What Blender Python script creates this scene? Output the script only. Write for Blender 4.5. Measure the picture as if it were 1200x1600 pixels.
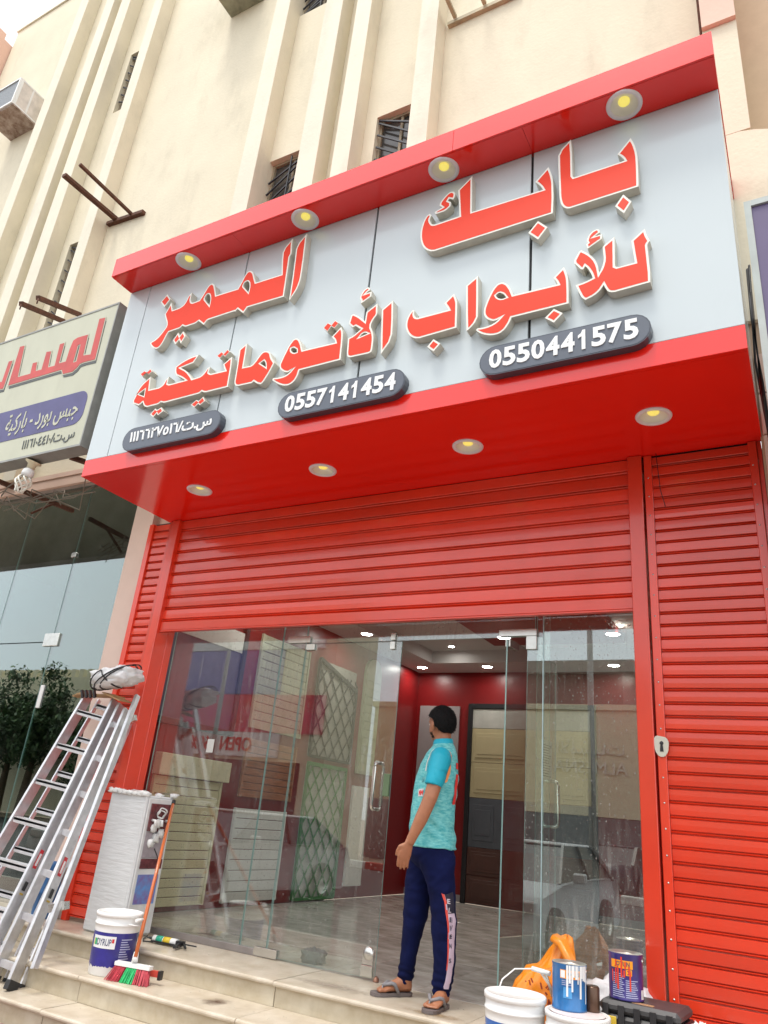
import bpy, bmesh, math, random
from mathutils import Vector, Matrix, geometry, noise
random.seed(7)
for o in list(bpy.data.objects): bpy.data.objects.remove(o)
SC = bpy.context.scene
C = SC.collection
# ------------------------------------------------------------------ camera
cam_d = bpy.data.cameras.new('camera'); cam = bpy.data.objects.new('camera', cam_d); C.objects.link(cam)
RT = [[0.8746089, 0.4761963, 0.0910849], [0.1090811, -0.3763266, 0.9200433], [-0.4723988, 0.7947424, 0.3810826]]
RGT, UPV, FWD = [Vector(v) for v in RT]
M = Matrix((RGT, UPV, -FWD)).transposed().to_4x4(); M.translation = Vector((0, 0, 0.976))
cam.matrix_world = M
cam_d.sensor_fit = 'VERTICAL'; cam_d.sensor_height = 36.0; cam_d.lens = 36.0*1155.88/1600
cam_d.clip_start = 0.05; cam_d.clip_end = 600
SC.camera = cam
# ------------------------------------------------------------------ light
SUN_EL, SUN_AZ = math.radians(71), math.radians(196)     # azimuth clockwise from +Y
W = bpy.data.worlds.new('World'); SC.world = W; W.use_nodes = True
nt = W.node_tree; bg = nt.nodes['Background']
sky = nt.nodes.new('ShaderNodeTexSky'); sky.sky_type = 'NISHITA'; sky.sun_disc = False
sky.sun_elevation = SUN_EL; sky.sun_rotation = SUN_AZ
sky.air_density = 1.0; sky.dust_density = 4.0; sky.ozone_density = 1.0
mx = nt.nodes.new('ShaderNodeMix'); mx.data_type = 'RGBA'; mx.inputs[0].default_value = 0.78
tc = nt.nodes.new('ShaderNodeTexCoord'); nz = nt.nodes.new('ShaderNodeTexNoise'); nz.inputs['Scale'].default_value = 1.6; nz.inputs['Detail'].default_value = 5
cr = nt.nodes.new('ShaderNodeValToRGB'); cr.color_ramp.elements[0].color = (7.6, 8.2, 8.9, 1); cr.color_ramp.elements[1].color = (10.6, 10.6, 10.5, 1)
cr.color_ramp.elements[0].position = .3; cr.color_ramp.elements[1].position = .7
nt.links.new(tc.outputs['Generated'], nz.inputs['Vector']); nt.links.new(nz.outputs['Fac'], cr.inputs['Fac'])
nt.links.new(sky.outputs[0], mx.inputs[6]); nt.links.new(cr.outputs[0], mx.inputs[7]); nt.links.new(mx.outputs[2], bg.inputs[0])
bg.inputs[1].default_value = 0.135
sd = bpy.data.lights.new('sun', 'SUN'); sd.energy = 1.5; sd.angle = math.radians(16); sd.color = (1, .96, .88)
so = bpy.data.objects.new('sun', sd); C.objects.link(so)
sdir = Vector((math.sin(SUN_AZ)*math.cos(SUN_EL), math.cos(SUN_AZ)*math.cos(SUN_EL), math.sin(SUN_EL)))
so.rotation_euler = sdir.to_track_quat('Z', 'Y').to_euler(); so.location = (0, -5, 20)
SC.view_settings.view_transform = 'Standard'; SC.view_settings.look = 'None'
SC.view_settings.exposure = 0.75; SC.view_settings.gamma = 1; SC.view_settings.use_curve_mapping = False

# ------------------------------------------------------------------ materials
def N(nt, t, **k):
    n = nt.nodes.new(t)
    for a, b in k.items(): setattr(n, a, b)
    return n
def rgb(c): return (c[0], c[1], c[2], 1)
MATS = {}
def mat(name, col, rough=.5, metal=0, var=.12, scale=6, bump=0, bscale=60, coat=0, spec=.5, col2=None, grime=0, gscale=1.5, stretch=None, emit=None, croug=.05, ov=0):
    if name in MATS: return MATS[name]
    m = bpy.data.materials.new(name); m.use_nodes = True; MATS[name] = m
    nt = m.node_tree; b = nt.nodes['Principled BSDF']
    b.inputs['Roughness'].default_value = rough; b.inputs['Metallic'].default_value = metal
    b.inputs['Specular IOR Level'].default_value = spec
    b.inputs['Coat Weight'].default_value = coat; b.inputs['Coat Roughness'].default_value = croug
    tc = N(nt, 'ShaderNodeTexCoord'); mp = N(nt, 'ShaderNodeMapping'); nt.links.new(tc.outputs['Object'], mp.inputs[0])
    if stretch: mp.inputs['Scale'].default_value = stretch
    nz = N(nt, 'ShaderNodeTexNoise'); nz.inputs['Scale'].default_value = scale; nz.inputs['Detail'].default_value = 6; nz.inputs['Roughness'].default_value = .6
    nt.links.new(mp.outputs[0], nz.inputs['Vector'])
    cr = N(nt, 'ShaderNodeValToRGB'); e = cr.color_ramp.elements
    e[0].position = .32; e[1].position = .68
    a = col2 if col2 else tuple(max(0, c*(1-var)) for c in col)
    bb = col if col2 else tuple(min(1, c*(1+var)) for c in col)
    e[0].color = rgb(a); e[1].color = rgb(bb)
    nt.links.new(nz.outputs['Fac'], cr.inputs[0]); out = cr.outputs[0]
    if grime:
        n2 = N(nt, 'ShaderNodeTexNoise'); n2.inputs['Scale'].default_value = gscale; n2.inputs['Detail'].default_value = 8; n2.inputs['Roughness'].default_value = .7
        m2 = N(nt, 'ShaderNodeMapping'); m2.inputs['Scale'].default_value = (1, 1, .35); m2.inputs['Location'].default_value = (3, 7, 1)
        nt.links.new(tc.outputs['Object'], m2.inputs[0]); nt.links.new(m2.outputs[0], n2.inputs['Vector'])
        mr = N(nt, 'ShaderNodeMapRange'); mr.inputs[1].default_value = .52; mr.inputs[2].default_value = .75; mr.inputs[4].default_value = grime
        nt.links.new(n2.outputs['Fac'], mr.inputs[0])
        g = N(nt, 'ShaderNodeMix', data_type='RGBA'); nt.links.new(mr.outputs[0], g.inputs[0]); nt.links.new(out, g.inputs[6])
        g.inputs[7].default_value = rgb([c*.45+.05*k for c, k in zip(col, (1, .8, .5))]); out = g.outputs[2]
        ra = N(nt, 'ShaderNodeMath', operation='MULTIPLY_ADD'); nt.links.new(mr.outputs[0], ra.inputs[0]); ra.inputs[1].default_value = .3; ra.inputs[2].default_value = rough
        nt.links.new(ra.outputs[0], b.inputs['Roughness'])
    if ov:
        oi = N(nt, 'ShaderNodeObjectInfo'); mo = N(nt, 'ShaderNodeMapRange'); mo.inputs[3].default_value = 1-ov; mo.inputs[4].default_value = 1+ov
        nt.links.new(oi.outputs['Random'], mo.inputs[0]); hs = N(nt, 'ShaderNodeHueSaturation'); nt.links.new(mo.outputs[0], hs.inputs['Value']); nt.links.new(out, hs.inputs['Color']); out = hs.outputs[0]
    nt.links.new(out, b.inputs['Base Color'])
    if emit:
        b.inputs['Emission Color'].default_value = rgb(emit[0]); b.inputs['Emission Strength'].default_value = emit[1]
    if bump:
        n3 = N(nt, 'ShaderNodeTexNoise'); n3.inputs['Scale'].default_value = bscale; n3.inputs['Detail'].default_value = 4
        nt.links.new(mp.outputs[0], n3.inputs['Vector'])
        bp = N(nt, 'ShaderNodeBump'); bp.inputs['Strength'].default_value = bump; bp.inputs['Distance'].default_value = .01
        nt.links.new(n3.outputs['Fac'], bp.inputs['Height']); nt.links.new(bp.outputs[0], b.inputs['Normal'])
    return m
cream = mat('cream_render', (.69, .625, .48), .85, var=.05, scale=1.3, bump=.3, bscale=25, grime=.32, gscale=2.2)
cream2 = mat('cream_render_lit', (.72, .67, .545), .8, var=.04, scale=2, bump=.25, bscale=25, grime=.3, gscale=1.8)
pink = mat('pink_render', (.70, .50, .40), .85, var=.04, scale=2, bump=.15, bscale=30, grime=.15)
tan = mat('tan_and_shade_render', (.50, .36, .24), .85, var=.05, bump=.1)
redp = mat('red_panel', (.84, .014, .006), .18, var=.03, scale=1.2, bump=.35, bscale=1.3, grime=.06, gscale=5, coat=.35, croug=.06, spec=.6)
reds = mat('red_shutter_paint', (.74, .046, .014), .28, var=.06, scale=3, coat=.6, croug=.10, grime=.22, gscale=2.6, bump=.12, bscale=6, ov=.10)
whitep = mat('white_panel', (.53, .585, .60), .22, var=.012, scale=1, bump=.25, bscale=1.1, grime=.05, gscale=3, coat=.3, croug=.1)
dark = mat('dark_gap', (.02, .02, .022), .6)
letw = mat('letter_rim_white', (.80, .78, .70), .45, var=.03)
lets = mat('letter_side_cream', (.58, .56, .48), .45, var=.10, scale=8, grime=.25, gscale=6)
letr = mat('letter_face_red', (.80, .045, .014), .55, var=.03, spec=.3)
platem = mat('plate_grey', (.045, .055, .075), .35, var=.08, coat=.3)
digitw = mat('digit_white', (.82, .83, .82), .4, var=.03)
steel = mat('brushed_steel', (.62, .61, .57), .25, metal=.9, var=.06, scale=20)
alum = mat('aluminium', (.62, .62, .63), .38, metal=.75, var=.14, scale=14, grime=.3, gscale=9)
alum2 = mat('aluminium_bright', (.74, .74, .76), .32, metal=.6, var=.08, scale=14, grime=.15, gscale=9)
rust = mat('rusty_steel', (.10, .038, .020), .8, var=.4, scale=25, bump=.3)
black = mat('black_plastic', (.018, .018, .02), .4, var=.1)
blackm = mat('black_bar', (.03, .032, .04), .5, var=.2)
stone = mat('cream_stone', (.60, .535, .44), .38, var=.10, scale=5, col2=(.44, .37, .27), ov=.05, grime=.5, gscale=3, bump=.08, bscale=12, coat=.12)
stone2 = mat('cream_stone_riser', (.54, .48, .37), .5, var=.10, scale=7, col2=(.42, .35, .24), ov=.07, grime=.55, gscale=4, bump=.12, bscale=18)
wframe = mat('window_frame_brown', (.30, .24, .16), .7, var=.3)
winglass = mat('window_dark_glass', (.06, .055, .05), .12, var=.3, scale=2)
whitepl = mat('white_plastic', (.78, .78, .76), .35, var=.03, grime=.12, gscale=14)
wallred = mat('interior_red', (.19, .006, .007), .35, var=.06)
wallgrey = mat('interior_grey', (.30, .27, .27), .5, var=.04)
ceilm = mat('ceiling_white', (.60, .58, .56), .7, var=.02)
floorm = mat('shop_floor_tile', (.78, .73, .67), .12, col2=(.36, .32, .27), ov=.10, scale=3.2, stretch=(1, 1.4, 1), grime=.5, gscale=3.5)
grout = mat('grout', (.30, .28, .25), .8)
concrete = mat('pavement', (.30, .22, .19), .85, var=.1, bump=.2)
asphalt = mat('asphalt', (.055, .055, .056), .85, var=.15, bump=.3, bscale=120)
rubber = mat('rubber', (.02, .02, .02), .7)

def glass_mat(name, tint, dirt=.06, streak=.5, rough=.0, refl=1.25):
    m = bpy.data.materials.new(name); m.use_nodes = True; nt = m.node_tree; nt.nodes.clear()
    out = N(nt, 'ShaderNodeOutputMaterial'); tr = N(nt, 'ShaderNodeBsdfTransparent'); tr.inputs[0].default_value = rgb(tint)
    gl = N(nt, 'ShaderNodeBsdfGlossy'); gl.inputs['Roughness'].default_value = rough; gl.inputs[0].default_value = (.93, .97, .95, 1)
    geo = N(nt, 'ShaderNodeNewGeometry'); mi = N(nt, 'ShaderNodeMapRange'); mi.inputs[3].default_value = 1.55; mi.inputs[4].default_value = 1/1.55
    nt.links.new(geo.outputs['Backfacing'], mi.inputs[0]); fr = N(nt, 'ShaderNodeFresnel'); nt.links.new(mi.outputs[0], fr.inputs[0])
    mu = N(nt, 'ShaderNodeMath', operation='MULTIPLY'); nt.links.new(fr.outputs[0], mu.inputs[0]); mu.inputs[1].default_value = refl
    m1 = N(nt, 'ShaderNodeMixShader'); nt.links.new(mu.outputs[0], m1.inputs[0]); nt.links.new(tr.outputs[0], m1.inputs[1]); nt.links.new(gl.outputs[0], m1.inputs[2])
    df = N(nt, 'ShaderNodeBsdfDiffuse'); df.inputs[0].default_value = (.55, .54, .5, 1)
    tc = N(nt, 'ShaderNodeTexCoord')
    def noi(sc, stretch, lo, hi, amt, det=4):
        mp = N(nt, 'ShaderNodeMapping'); mp.inputs['Scale'].default_value = stretch; nt.links.new(tc.outputs['Object'], mp.inputs[0])
        n = N(nt, 'ShaderNodeTexNoise'); n.inputs['Scale'].default_value = sc; n.inputs['Detail'].default_value = det; nt.links.new(mp.outputs[0], n.inputs[0])
        r = N(nt, 'ShaderNodeMapRange'); r.inputs[1].default_value = lo; r.inputs[2].default_value = hi; r.inputs[4].default_value = amt
        nt.links.new(n.outputs['Fac'], r.inputs[0]); return r.outputs[0]
    a = noi(1.1, (1, 1, 1), .45, .75, dirt*1.8); b_ = noi(5, (6, 1, .35), .60, .78, streak*.22); d = noi(95, (1, 1, .55), .742, .765, streak*.6, 0)
    s1 = N(nt, 'ShaderNodeMath', operation='ADD'); nt.links.new(a, s1.inputs[0]); nt.links.new(b_, s1.inputs[1])
    s2 = N(nt, 'ShaderNodeMath', operation='ADD'); nt.links.new(s1.outputs[0], s2.inputs[0]); nt.links.new(d, s2.inputs[1])
    mw = N(nt, 'ShaderNodeMapping'); mw.inputs['Rotation'].default_value = (0, math.radians(35), 0); mw.inputs['Scale'].default_value = (9, 1, 1.2); nt.links.new(tc.outputs['Object'], mw.inputs[0])
    nw = N(nt, 'ShaderNodeTexNoise'); nw.inputs['Scale'].default_value = 4; nw.inputs['Detail'].default_value = 6; nw.inputs['Distortion'].default_value = .6; nt.links.new(mw.outputs[0], nw.inputs[0])
    rw = N(nt, 'ShaderNodeMapRange'); rw.inputs[1].default_value = .5; rw.inputs[2].default_value = .72; rw.inputs[4].default_value = streak*.34; nt.links.new(nw.outputs['Fac'], rw.inputs[0])
    mk = noi(.9, (1, 1, 1), .5, .62, 1.0, 2); wm = N(nt, 'ShaderNodeMath', operation='MULTIPLY'); nt.links.new(rw.outputs[0], wm.inputs[0]); nt.links.new(mk, wm.inputs[1])
    s3 = N(nt, 'ShaderNodeMath', operation='ADD', use_clamp=True); nt.links.new(s2.outputs[0], s3.inputs[0]); nt.links.new(wm.outputs[0], s3.inputs[1])
    m2 = N(nt, 'ShaderNodeMixShader'); nt.links.new(s3.outputs[0], m2.inputs[0]); nt.links.new(m1.outputs[0], m2.inputs[1]); nt.links.new(df.outputs[0], m2.inputs[2])
    nt.links.new(m2.outputs[0], out.inputs[0]); return m
glassm = glass_mat('shop_glass', (.955, .98, .967), .04, .5, refl=2.3)
glassr = glass_mat('shop_glass_right', (.88, .93, .90), .05, .7, refl=3.6)
glassl = glass_mat('neighbour_glass', (.42, .56, .49), .03, .12, refl=3.4)
edgeg = mat('glass_edge_green', (.28, .45, .42), .15, var=.05)

# ------------------------------------------------------------------ builders
def tag(o, label=None, cat=None, group=None, kind=None):
    if label: o['label'] = label
    if cat: o['category'] = cat
    if group: o['group'] = group
    if kind: o['kind'] = kind
    return o
def empty(name, loc=(0, 0, 0), label=None, cat=None, group=None, kind=None, rz=0):
    o = bpy.data.objects.new(name, None); C.objects.link(o); o.location = loc; o.rotation_euler = (0, 0, rz)
    o.empty_display_size = .1
    return tag(o, label, cat, group, kind)
def link(name, me, parent=None, mats=None, loc=None):
    o = bpy.data.objects.new(name, me); C.objects.link(o)
    if mats:
        for m in (mats if isinstance(mats, (list, tuple)) else [mats]): me.materials.append(m)
    if parent is not None:
        o.parent = parent
        if loc is None and False: pass
    if loc: o.location = loc
    return o
class MB:
    """collects verts/faces in WORLD coords; build() makes one mesh object, re-based on its parent's world origin"""
    def __init__(s): s.v = []; s.f = []; s.mi = []; s.sm = []; s.m = 0
    def add(s, vs, fs, smooth=False):
        k = len(s.v); s.v += [tuple(v) for v in vs]
        for f in fs: s.f.append(tuple(k+i for i in f)); s.mi.append(s.m); s.sm.append(smooth)
        return s
    def box(s, x0, x1, y0, y1, z0, z1, rot=None, piv=None):
        vs = [Vector(p) for p in ((x0,y0,z0),(x1,y0,z0),(x1,y1,z0),(x0,y1,z0),(x0,y0,z1),(x1,y0,z1),(x1,y1,z1),(x0,y1,z1))]
        if rot is not None:
            pv = Vector(piv); vs = [rot @ (v-pv)+pv for v in vs]
        return s.add(vs, [(0,3,2,1),(4,5,6,7),(0,1,5,4),(1,2,6,5),(2,3,7,6),(3,0,4,7)])
    def cbox(s, x0, x1, y0, y1, z0, z1, c=.004):
        """box with chamfered edges along all four vertical + horizontal edges (cheap)"""
        bm = bmesh.new(); bmesh.ops.create_cube(bm, size=1)
        for v in bm.verts: v.co = Vector(((x0+x1)/2+v.co.x*(x1-x0), (y0+y1)/2+v.co.y*(y1-y0), (z0+z1)/2+v.co.z*(z1-z0)))
        bmesh.ops.bevel(bm, geom=bm.edges[:], offset=c, segments=1, affect='EDGES')
        bm.verts.index_update(); s.add([v.co.copy() for v in bm.verts], [[v.index for v in f.verts] for f in bm.faces]); bm.free(); return s
    def bar(s, a, b, w, h, up=(0, 0, 1)):
        a, b = Vector(a), Vector(b); d = (b-a).normalized(); u = Vector(up); x = d.cross(u)
        if x.length < 1e-4: x = d.cross(Vector((1, 0, 0)))
        x.normalize(); u = x.cross(d).normalized(); vs = []
        for p in (a, b):
            for i, j in ((-1,-1),(1,-1),(1,1),(-1,1)): vs.append(p+x*(i*w/2)+u*(j*h/2))
        return s.add(vs, [(3,2,1,0),(4,5,6,7),(0,1,5,4),(1,2,6,5),(2,3,7,6),(3,0,4,7)])
    def tube(s, pts, r, n=8, caps=True, smooth=True):
        pts = [Vector(p) for p in pts]; rs = r if isinstance(r, (list, tuple)) else [r]*len(pts); vs = []; fs = []
        ref = Vector((0, 0, 1))
        for i, p in enumerate(pts):
            d = (pts[min(i+1, len(pts)-1)]-pts[max(i-1, 0)]).normalized()
            x = d.cross(ref)
            if x.length < .05: x = d.cross(Vector((0, 1, 0)))
            x.normalize(); y = d.cross(x)
            for k in range(n):
                t = 2*math.pi*k/n; vs.append(p+(x*math.cos(t)+y*math.sin(t))*rs[i])
        for i in range(len(pts)-1):
            for k in range(n): fs.append((i*n+k, i*n+(k+1) % n, (i+1)*n+(k+1) % n, (i+1)*n+k))
        s.add(vs, fs, smooth)
        if caps: s.add(vs[:n], [tuple(range(n))]); s.add(vs[-n:], [tuple(reversed(range(n)))])
        return s
    def lathe(s, prof, c=(0, 0, 0), n=32, axis='z', smooth=True):
        c = Vector(c); vs = []; fs = []
        for r, z in prof:
            for k in range(n):
                t = 2*math.pi*k/n
                vs.append(c+(Vector((r*math.cos(t), r*math.sin(t), z)) if axis == 'z' else Vector((r*math.cos(t), -z, r*math.sin(t)))))
        for i in range(len(prof)-1):
            for k in range(n): fs.append((i*n+k, i*n+(k+1) % n, (i+1)*n+(k+1) % n, (i+1)*n+k))
        return s.add(vs, fs, smooth)
    def poly(s, outer, holes, y0, y1, capm=None):
        """prism of polygon in (x,z), front at y0 (nearer viewer), back at y1"""
        loops = [outer]+list(holes); flat = [p for l in loops for p in l]
        tris = geometry.tessellate_polygon([[Vector((p[0], p[1], 0)) for p in l] for l in loops])
        n = len(flat); m0 = s.m
        if capm is not None: s.m = capm
        fr = [(p[0], y0, p[1]) for p in flat]; s.add(fr, [t for t in tris])
        s.m = m0
        if y1 is not None:
            k = 0
            for l in loops:
                m = len(l); vs = [(p[0], y0, p[1]) for p in l]+[(p[0], y1, p[1]) for p in l]
                s.add(vs, [(i, (i+1) % m, m+(i+1) % m, m+i) for i in range(m)]); k += m
        return s
    def build(s, name, mats, parent=None, fixn=True, origin=None):
        me = bpy.data.meshes.new(name)
        off = Vector((0, 0, 0))
        if parent is not None:
            q = parent
            while q is not None: off += Vector(q.location); q = q.parent
        o0 = Vector(origin) if origin else Vector((0, 0, 0))
        me.from_pydata([tuple(Vector(v)-off-o0) for v in s.v], [], s.f)
        for i, p in enumerate(me.polygons): p.material_index = s.mi[i]; p.use_smooth = s.sm[i]
        if fixn:
            bm = bmesh.new(); bm.from_mesh(me); bmesh.ops.remove_doubles(bm, verts=bm.verts, dist=1e-6)
            bmesh.ops.recalc_face_normals(bm, faces=bm.faces); bm.to_mesh(me); bm.free()
        me.update()
        o = link(name, me, parent, mats)
        if origin: o.location = o0
        return o
def part(name, mats, parent, fn, **k):
    b = MB(); fn(b); return b.build(name, mats, parent, **k)
def copy_tree(o, parent=None, loc=None):
    c = o.copy(); C.objects.link(c)
    if parent is not None: c.parent = parent
    if loc is not None: c.location = loc
    for ch in list(o.children): copy_tree(ch, c)
    return c
def text_mb(body, x0, z0, height=None, width=None, y=0, ext=.004, off=0.0, b=None, mirror=False):
    """text facing -Y, lower-left corner at x0,z0; fitted to width and/or height"""
    cu = bpy.data.curves.new('t', 'FONT'); cu.body = body; cu.size = 1; cu.offset = off; cu.resolution_u = 3
    o = bpy.data.objects.new('t', cu); C.objects.link(o)
    dg = bpy.context.evaluated_depsgraph_get(); me = bpy.data.meshes.new_from_object(o.evaluated_get(dg))
    vs = [v.co.copy() for v in me.vertices]; fs = [list(p.vertices) for p in me.polygons]
    bpy.data.objects.remove(o); bpy.data.curves.remove(cu); bpy.data.meshes.remove(me)
    b = b or MB()
    if not vs: return b
    a0, a1 = min(v.x for v in vs), max(v.x for v in vs); c0, c1 = min(v.y for v in vs), max(v.y for v in vs)
    sz = height/(c1-c0) if height else width/(a1-a0); sx = width/(a1-a0) if width else sz
    ed = {}
    for f in fs:
        for i in range(len(f)): ed.setdefault(tuple(sorted((f[i], f[(i+1) % len(f)]))), []).append(1)
    P = [(x0+(v.x-a0)*sx, y, z0+(v.y-c0)*sz) for v in vs]
    b.add(P, fs)
    if ext:
        Q = [(p[0], y+ext, p[2]) for p in P]; n = len(P)
        b.add(P+Q, [(e[0], e[1], n+e[1], n+e[0]) for e, c in ed.items() if len(c) == 1])
    return b
def inset(poly, d):
    """simple mitred inset for one loop (sign decided by orientation)"""
    n = len(poly); A = sum(poly[i][0]*poly[(i+1) % n][1]-poly[(i+1) % n][0]*poly[i][1] for i in range(n))
    s = 1 if A > 0 else -1; out = []
    for i in range(n):
        p0, p1, p2 = Vector(poly[i-1]), Vector(poly[i]), Vector(poly[(i+1) % n])
        a = (p1-p0).normalized(); c = (p2-p1).normalized()
        n1 = Vector((-a.y, a.x))*s; n2 = Vector((-c.y, c.x))*s
        m = n1+n2
        if m.length < .3: m = n1
        m.normalize(); k = d/max(.35, m.dot(n1)); out.append(tuple(p1+m*k))
    return out
def area(poly):
    return abs(sum(poly[i][0]*poly[(i+1) % len(poly)][1]-poly[(i+1) % len(poly)][0]*poly[i][1] for i in range(len(poly))))/2
def tri_area(loops):
    flat = [p for l in loops for p in l]; t = geometry.tessellate_polygon([[Vector((p[0], p[1], 0)) for p in l] for l in loops])
    return sum(area([flat[i] for i in q]) for q in t)
def safe_inset(outer, holes, d):
    """inset face outline; prune short edges until the tessellation is sound"""
    for dd, mn in ((d, 0), (d, .012), (d, .02), (d*.8, .012), (d*.6, .015), (d*.4, .02)):
        o = list(outer)
        if mn:
            q = [o[0]]
            for p in o[1:]:
                if (Vector(p)-Vector(q[-1])).length > mn: q.append(p)
            o = q
        fo = inset(o, dd); fh = [inset(h, -dd*.8) for h in holes]
        want = area(fo)-sum(area(h) for h in fh); got = tri_area([fo]+fh)
        if abs(got-want) < .02*want and area(fo) < area(o): return fo, fh
    return fo, fh
def plate_holes(b, x0, x1, y0, y1, z0, z1, holes):
    """horizontal plate with round holes (x, y, r)"""
    loops = [[(x0, y0), (x1, y0), (x1, y1), (x0, y1)]]+[[(x+r*math.cos(2*math.pi*k/28), y+r*math.sin(2*math.pi*k/28)) for k in range(28)] for x, y, r in holes]
    flat = [p for l in loops for p in l]; t = geometry.tessellate_polygon([[Vector((p[0], p[1], 0)) for p in l] for l in loops])
    b.add([(p[0], p[1], z0) for p in flat], t); b.add([(p[0], p[1], z1) for p in flat], t)
    for l in loops:
        n = len(l); b.add([(p[0], p[1], z0) for p in l]+[(p[0], p[1], z1) for p in l], [(i, (i+1) % n, n+(i+1) % n, n+i) for i in range(n)])
def smooth(poly, amax=48):
    out = []; n = len(poly)
    for i in range(n):
        p0, p1, p2 = Vector(poly[i-1]), Vector(poly[i]), Vector(poly[(i+1) % n])
        a, b = (p1-p0), (p2-p1)
        if a.length < 1e-6 or b.length < 1e-6: continue
        ang = math.degrees(a.angle(b))
        if 6 < ang < amax:
            q = min(.25*a.length, .25*b.length, .03)
            out += [tuple(p1-a.normalized()*q), tuple(p1+b.normalized()*q)]
        else: out.append(tuple(p1))
    return out
# ================================================================== SETTING
GZ = -.43
def slab_mesh(L, D, t, nose):
    """tread slab with rounded front nose; local origin at front-left-bottom"""
    b = MB(); prof = []
    for i in range(7):
        a = math.pi*i/6; prof.append((t/2-math.sin(a)*t/2, t/2-math.cos(a)*t/2))
    prof += [(D, t), (D, 0)]
    vs = [(0, y, z) for y, z in prof]+[(L, y, z) for y, z in prof]; n = len(prof)
    fs = [(i, (i+1) % n, n+(i+1) % n, n+i) for i in range(n)]+[tuple(range(n)), tuple(reversed(range(n, 2*n)))]
    b.add(vs, fs); return b
part('ground', concrete, None, lambda b: b.box(-60, 40, 1.0, 3.80, GZ-.3, GZ))
tag(bpy.data.objects['ground'], kind='structure')
# brick-like pavers near the steps
pv = bpy.data.objects['ground']
paver_mats = [mat('paver_%d' % i, c, .85, var=.12, scale=9, bump=.15) for i, c in enumerate([(.34,.22,.19), (.30,.20,.18), (.36,.26,.22)])]
random.seed(3)
pm = [None]*3
for i in range(3):
    b = MB(); b.cbox(0, .195, 0, .095, 0, .012, .002)
    pm[i] = b.build('paver', paver_mats[i], pv)
    pm[i].location = (-5.2+.2*i, 3.6, GZ+.001)
cnt = 0
for r in range(5):
    for k in range(18):
        s = random.choice(pm)
        if cnt < 3: cnt += 1; continue
        o = s.copy(); C.objects.link(o); o.location = (-6.0+k*.2+(r % 2)*.1, 3.24+r*.1, GZ+.001+random.uniform(0, .002))
for i in range(3): pm[i].location = (-2.2+i*.2, 3.64, GZ+.0015)
tag(part('road', asphalt, None, lambda b: b.box(-90, 60, -14.5, .85, GZ-.5, GZ-.15)), kind='structure')
tag(part('road_kerb', mat('kerb', (.40, .38, .34), .8, var=.1), None, lambda b: b.box(-90, 60, .851, .999, GZ-.5, GZ-.01)), kind='structure')
tag(part('far_ground', mat('sand_ground', (.36, .28, .20), .9, var=.1), None, lambda b: b.box(-250, 250, -300, -14.6, GZ-.6, GZ-.06)), kind='structure')
tag(part('base_ground', mat('sand_ground', (.36, .28, .20), .9, var=.1), None, lambda b: b.box(-250, 250, -290, 200, GZ-1.2, GZ-.61)), kind='structure')
# median kerb, red and white blocks
md = empty('median_kerb', (0, -13.2, GZ-.15), kind='structure')
kr = mat('kerb_red', (.45, .08, .05), .7); kw = mat('kerb_white', (.7, .68, .62), .7)
b = MB(); b.cbox(0, .98, -.15, .15, 0, .22, .02); k0 = b.build('kerb_block', kr, None); k0.parent = md; k0.location = (-12, 0, 0)
b = MB(); b.cbox(0, .98, -.15, .15, 0, .22, .02); k1 = b.build('kerb_block', kw, None); k1.parent = md; k1.location = (-11, 0, 0)
for i in range(-20, 12):
    if i in (-12, -11): continue
    o = (k1 if i % 3 == 1 else k0).copy(); C.objects.link(o); o.location = (i, 0, 0)
# ---- steps
steps = empty('entrance_steps', (0, 0, 0), kind='structure')
part('core', mat('mortar', (.25, .22, .17), .9), steps, lambda b: (b.box(-13, 3, 4.41, 4.86, GZ-.05, -.032), b.box(-13, 3, 4.05, 4.41, GZ-.05, -.172), b.box(-13, 3, 3.80, 4.05, GZ-.05, -.322)))
rows = [(0, 4.35, .56, -3.04, 1.25), (-.14, 3.99, .40, -4.315, 1.30), (-.29, 3.735, .30, -4.30, 1.30)]
for ri, (z, y, D, xj, L) in enumerate(rows):
    b = slab_mesh(L-.004, D, .03, 0); tread = b.build('tread_slab', stone, steps)
    zl = (-.14, -.29, GZ)[ri]; h = z-.031-zl
    b = MB(); b.cbox(0, L-.004, 0, .02, 0, h-.001, .002); ris = b.build('riser_slab', stone2, steps)
    first = True
    for k in range(-7, 5):
        x = xj+k*L
        if x > 2.4 or x < -12.5: continue
        jit = ((k*37+ri*11) % 7-3)*.0006
        for src, loc in ((tread, (x, y+jit, z-.03+jit*.5)), (ris, (x, y+.032-jit, zl+.0005))):
            if first: src.location = loc
            else:
                o = src.copy(); C.objects.link(o); o.location = loc
        first = False
# ================================================================== BUILDING
Yf, Yb = 4.70, 4.92
bld = empty('shop_building', (-4, 5, GZ), 'cream rendered two storey building with vertical fins above the red sign', 'building')
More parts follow.
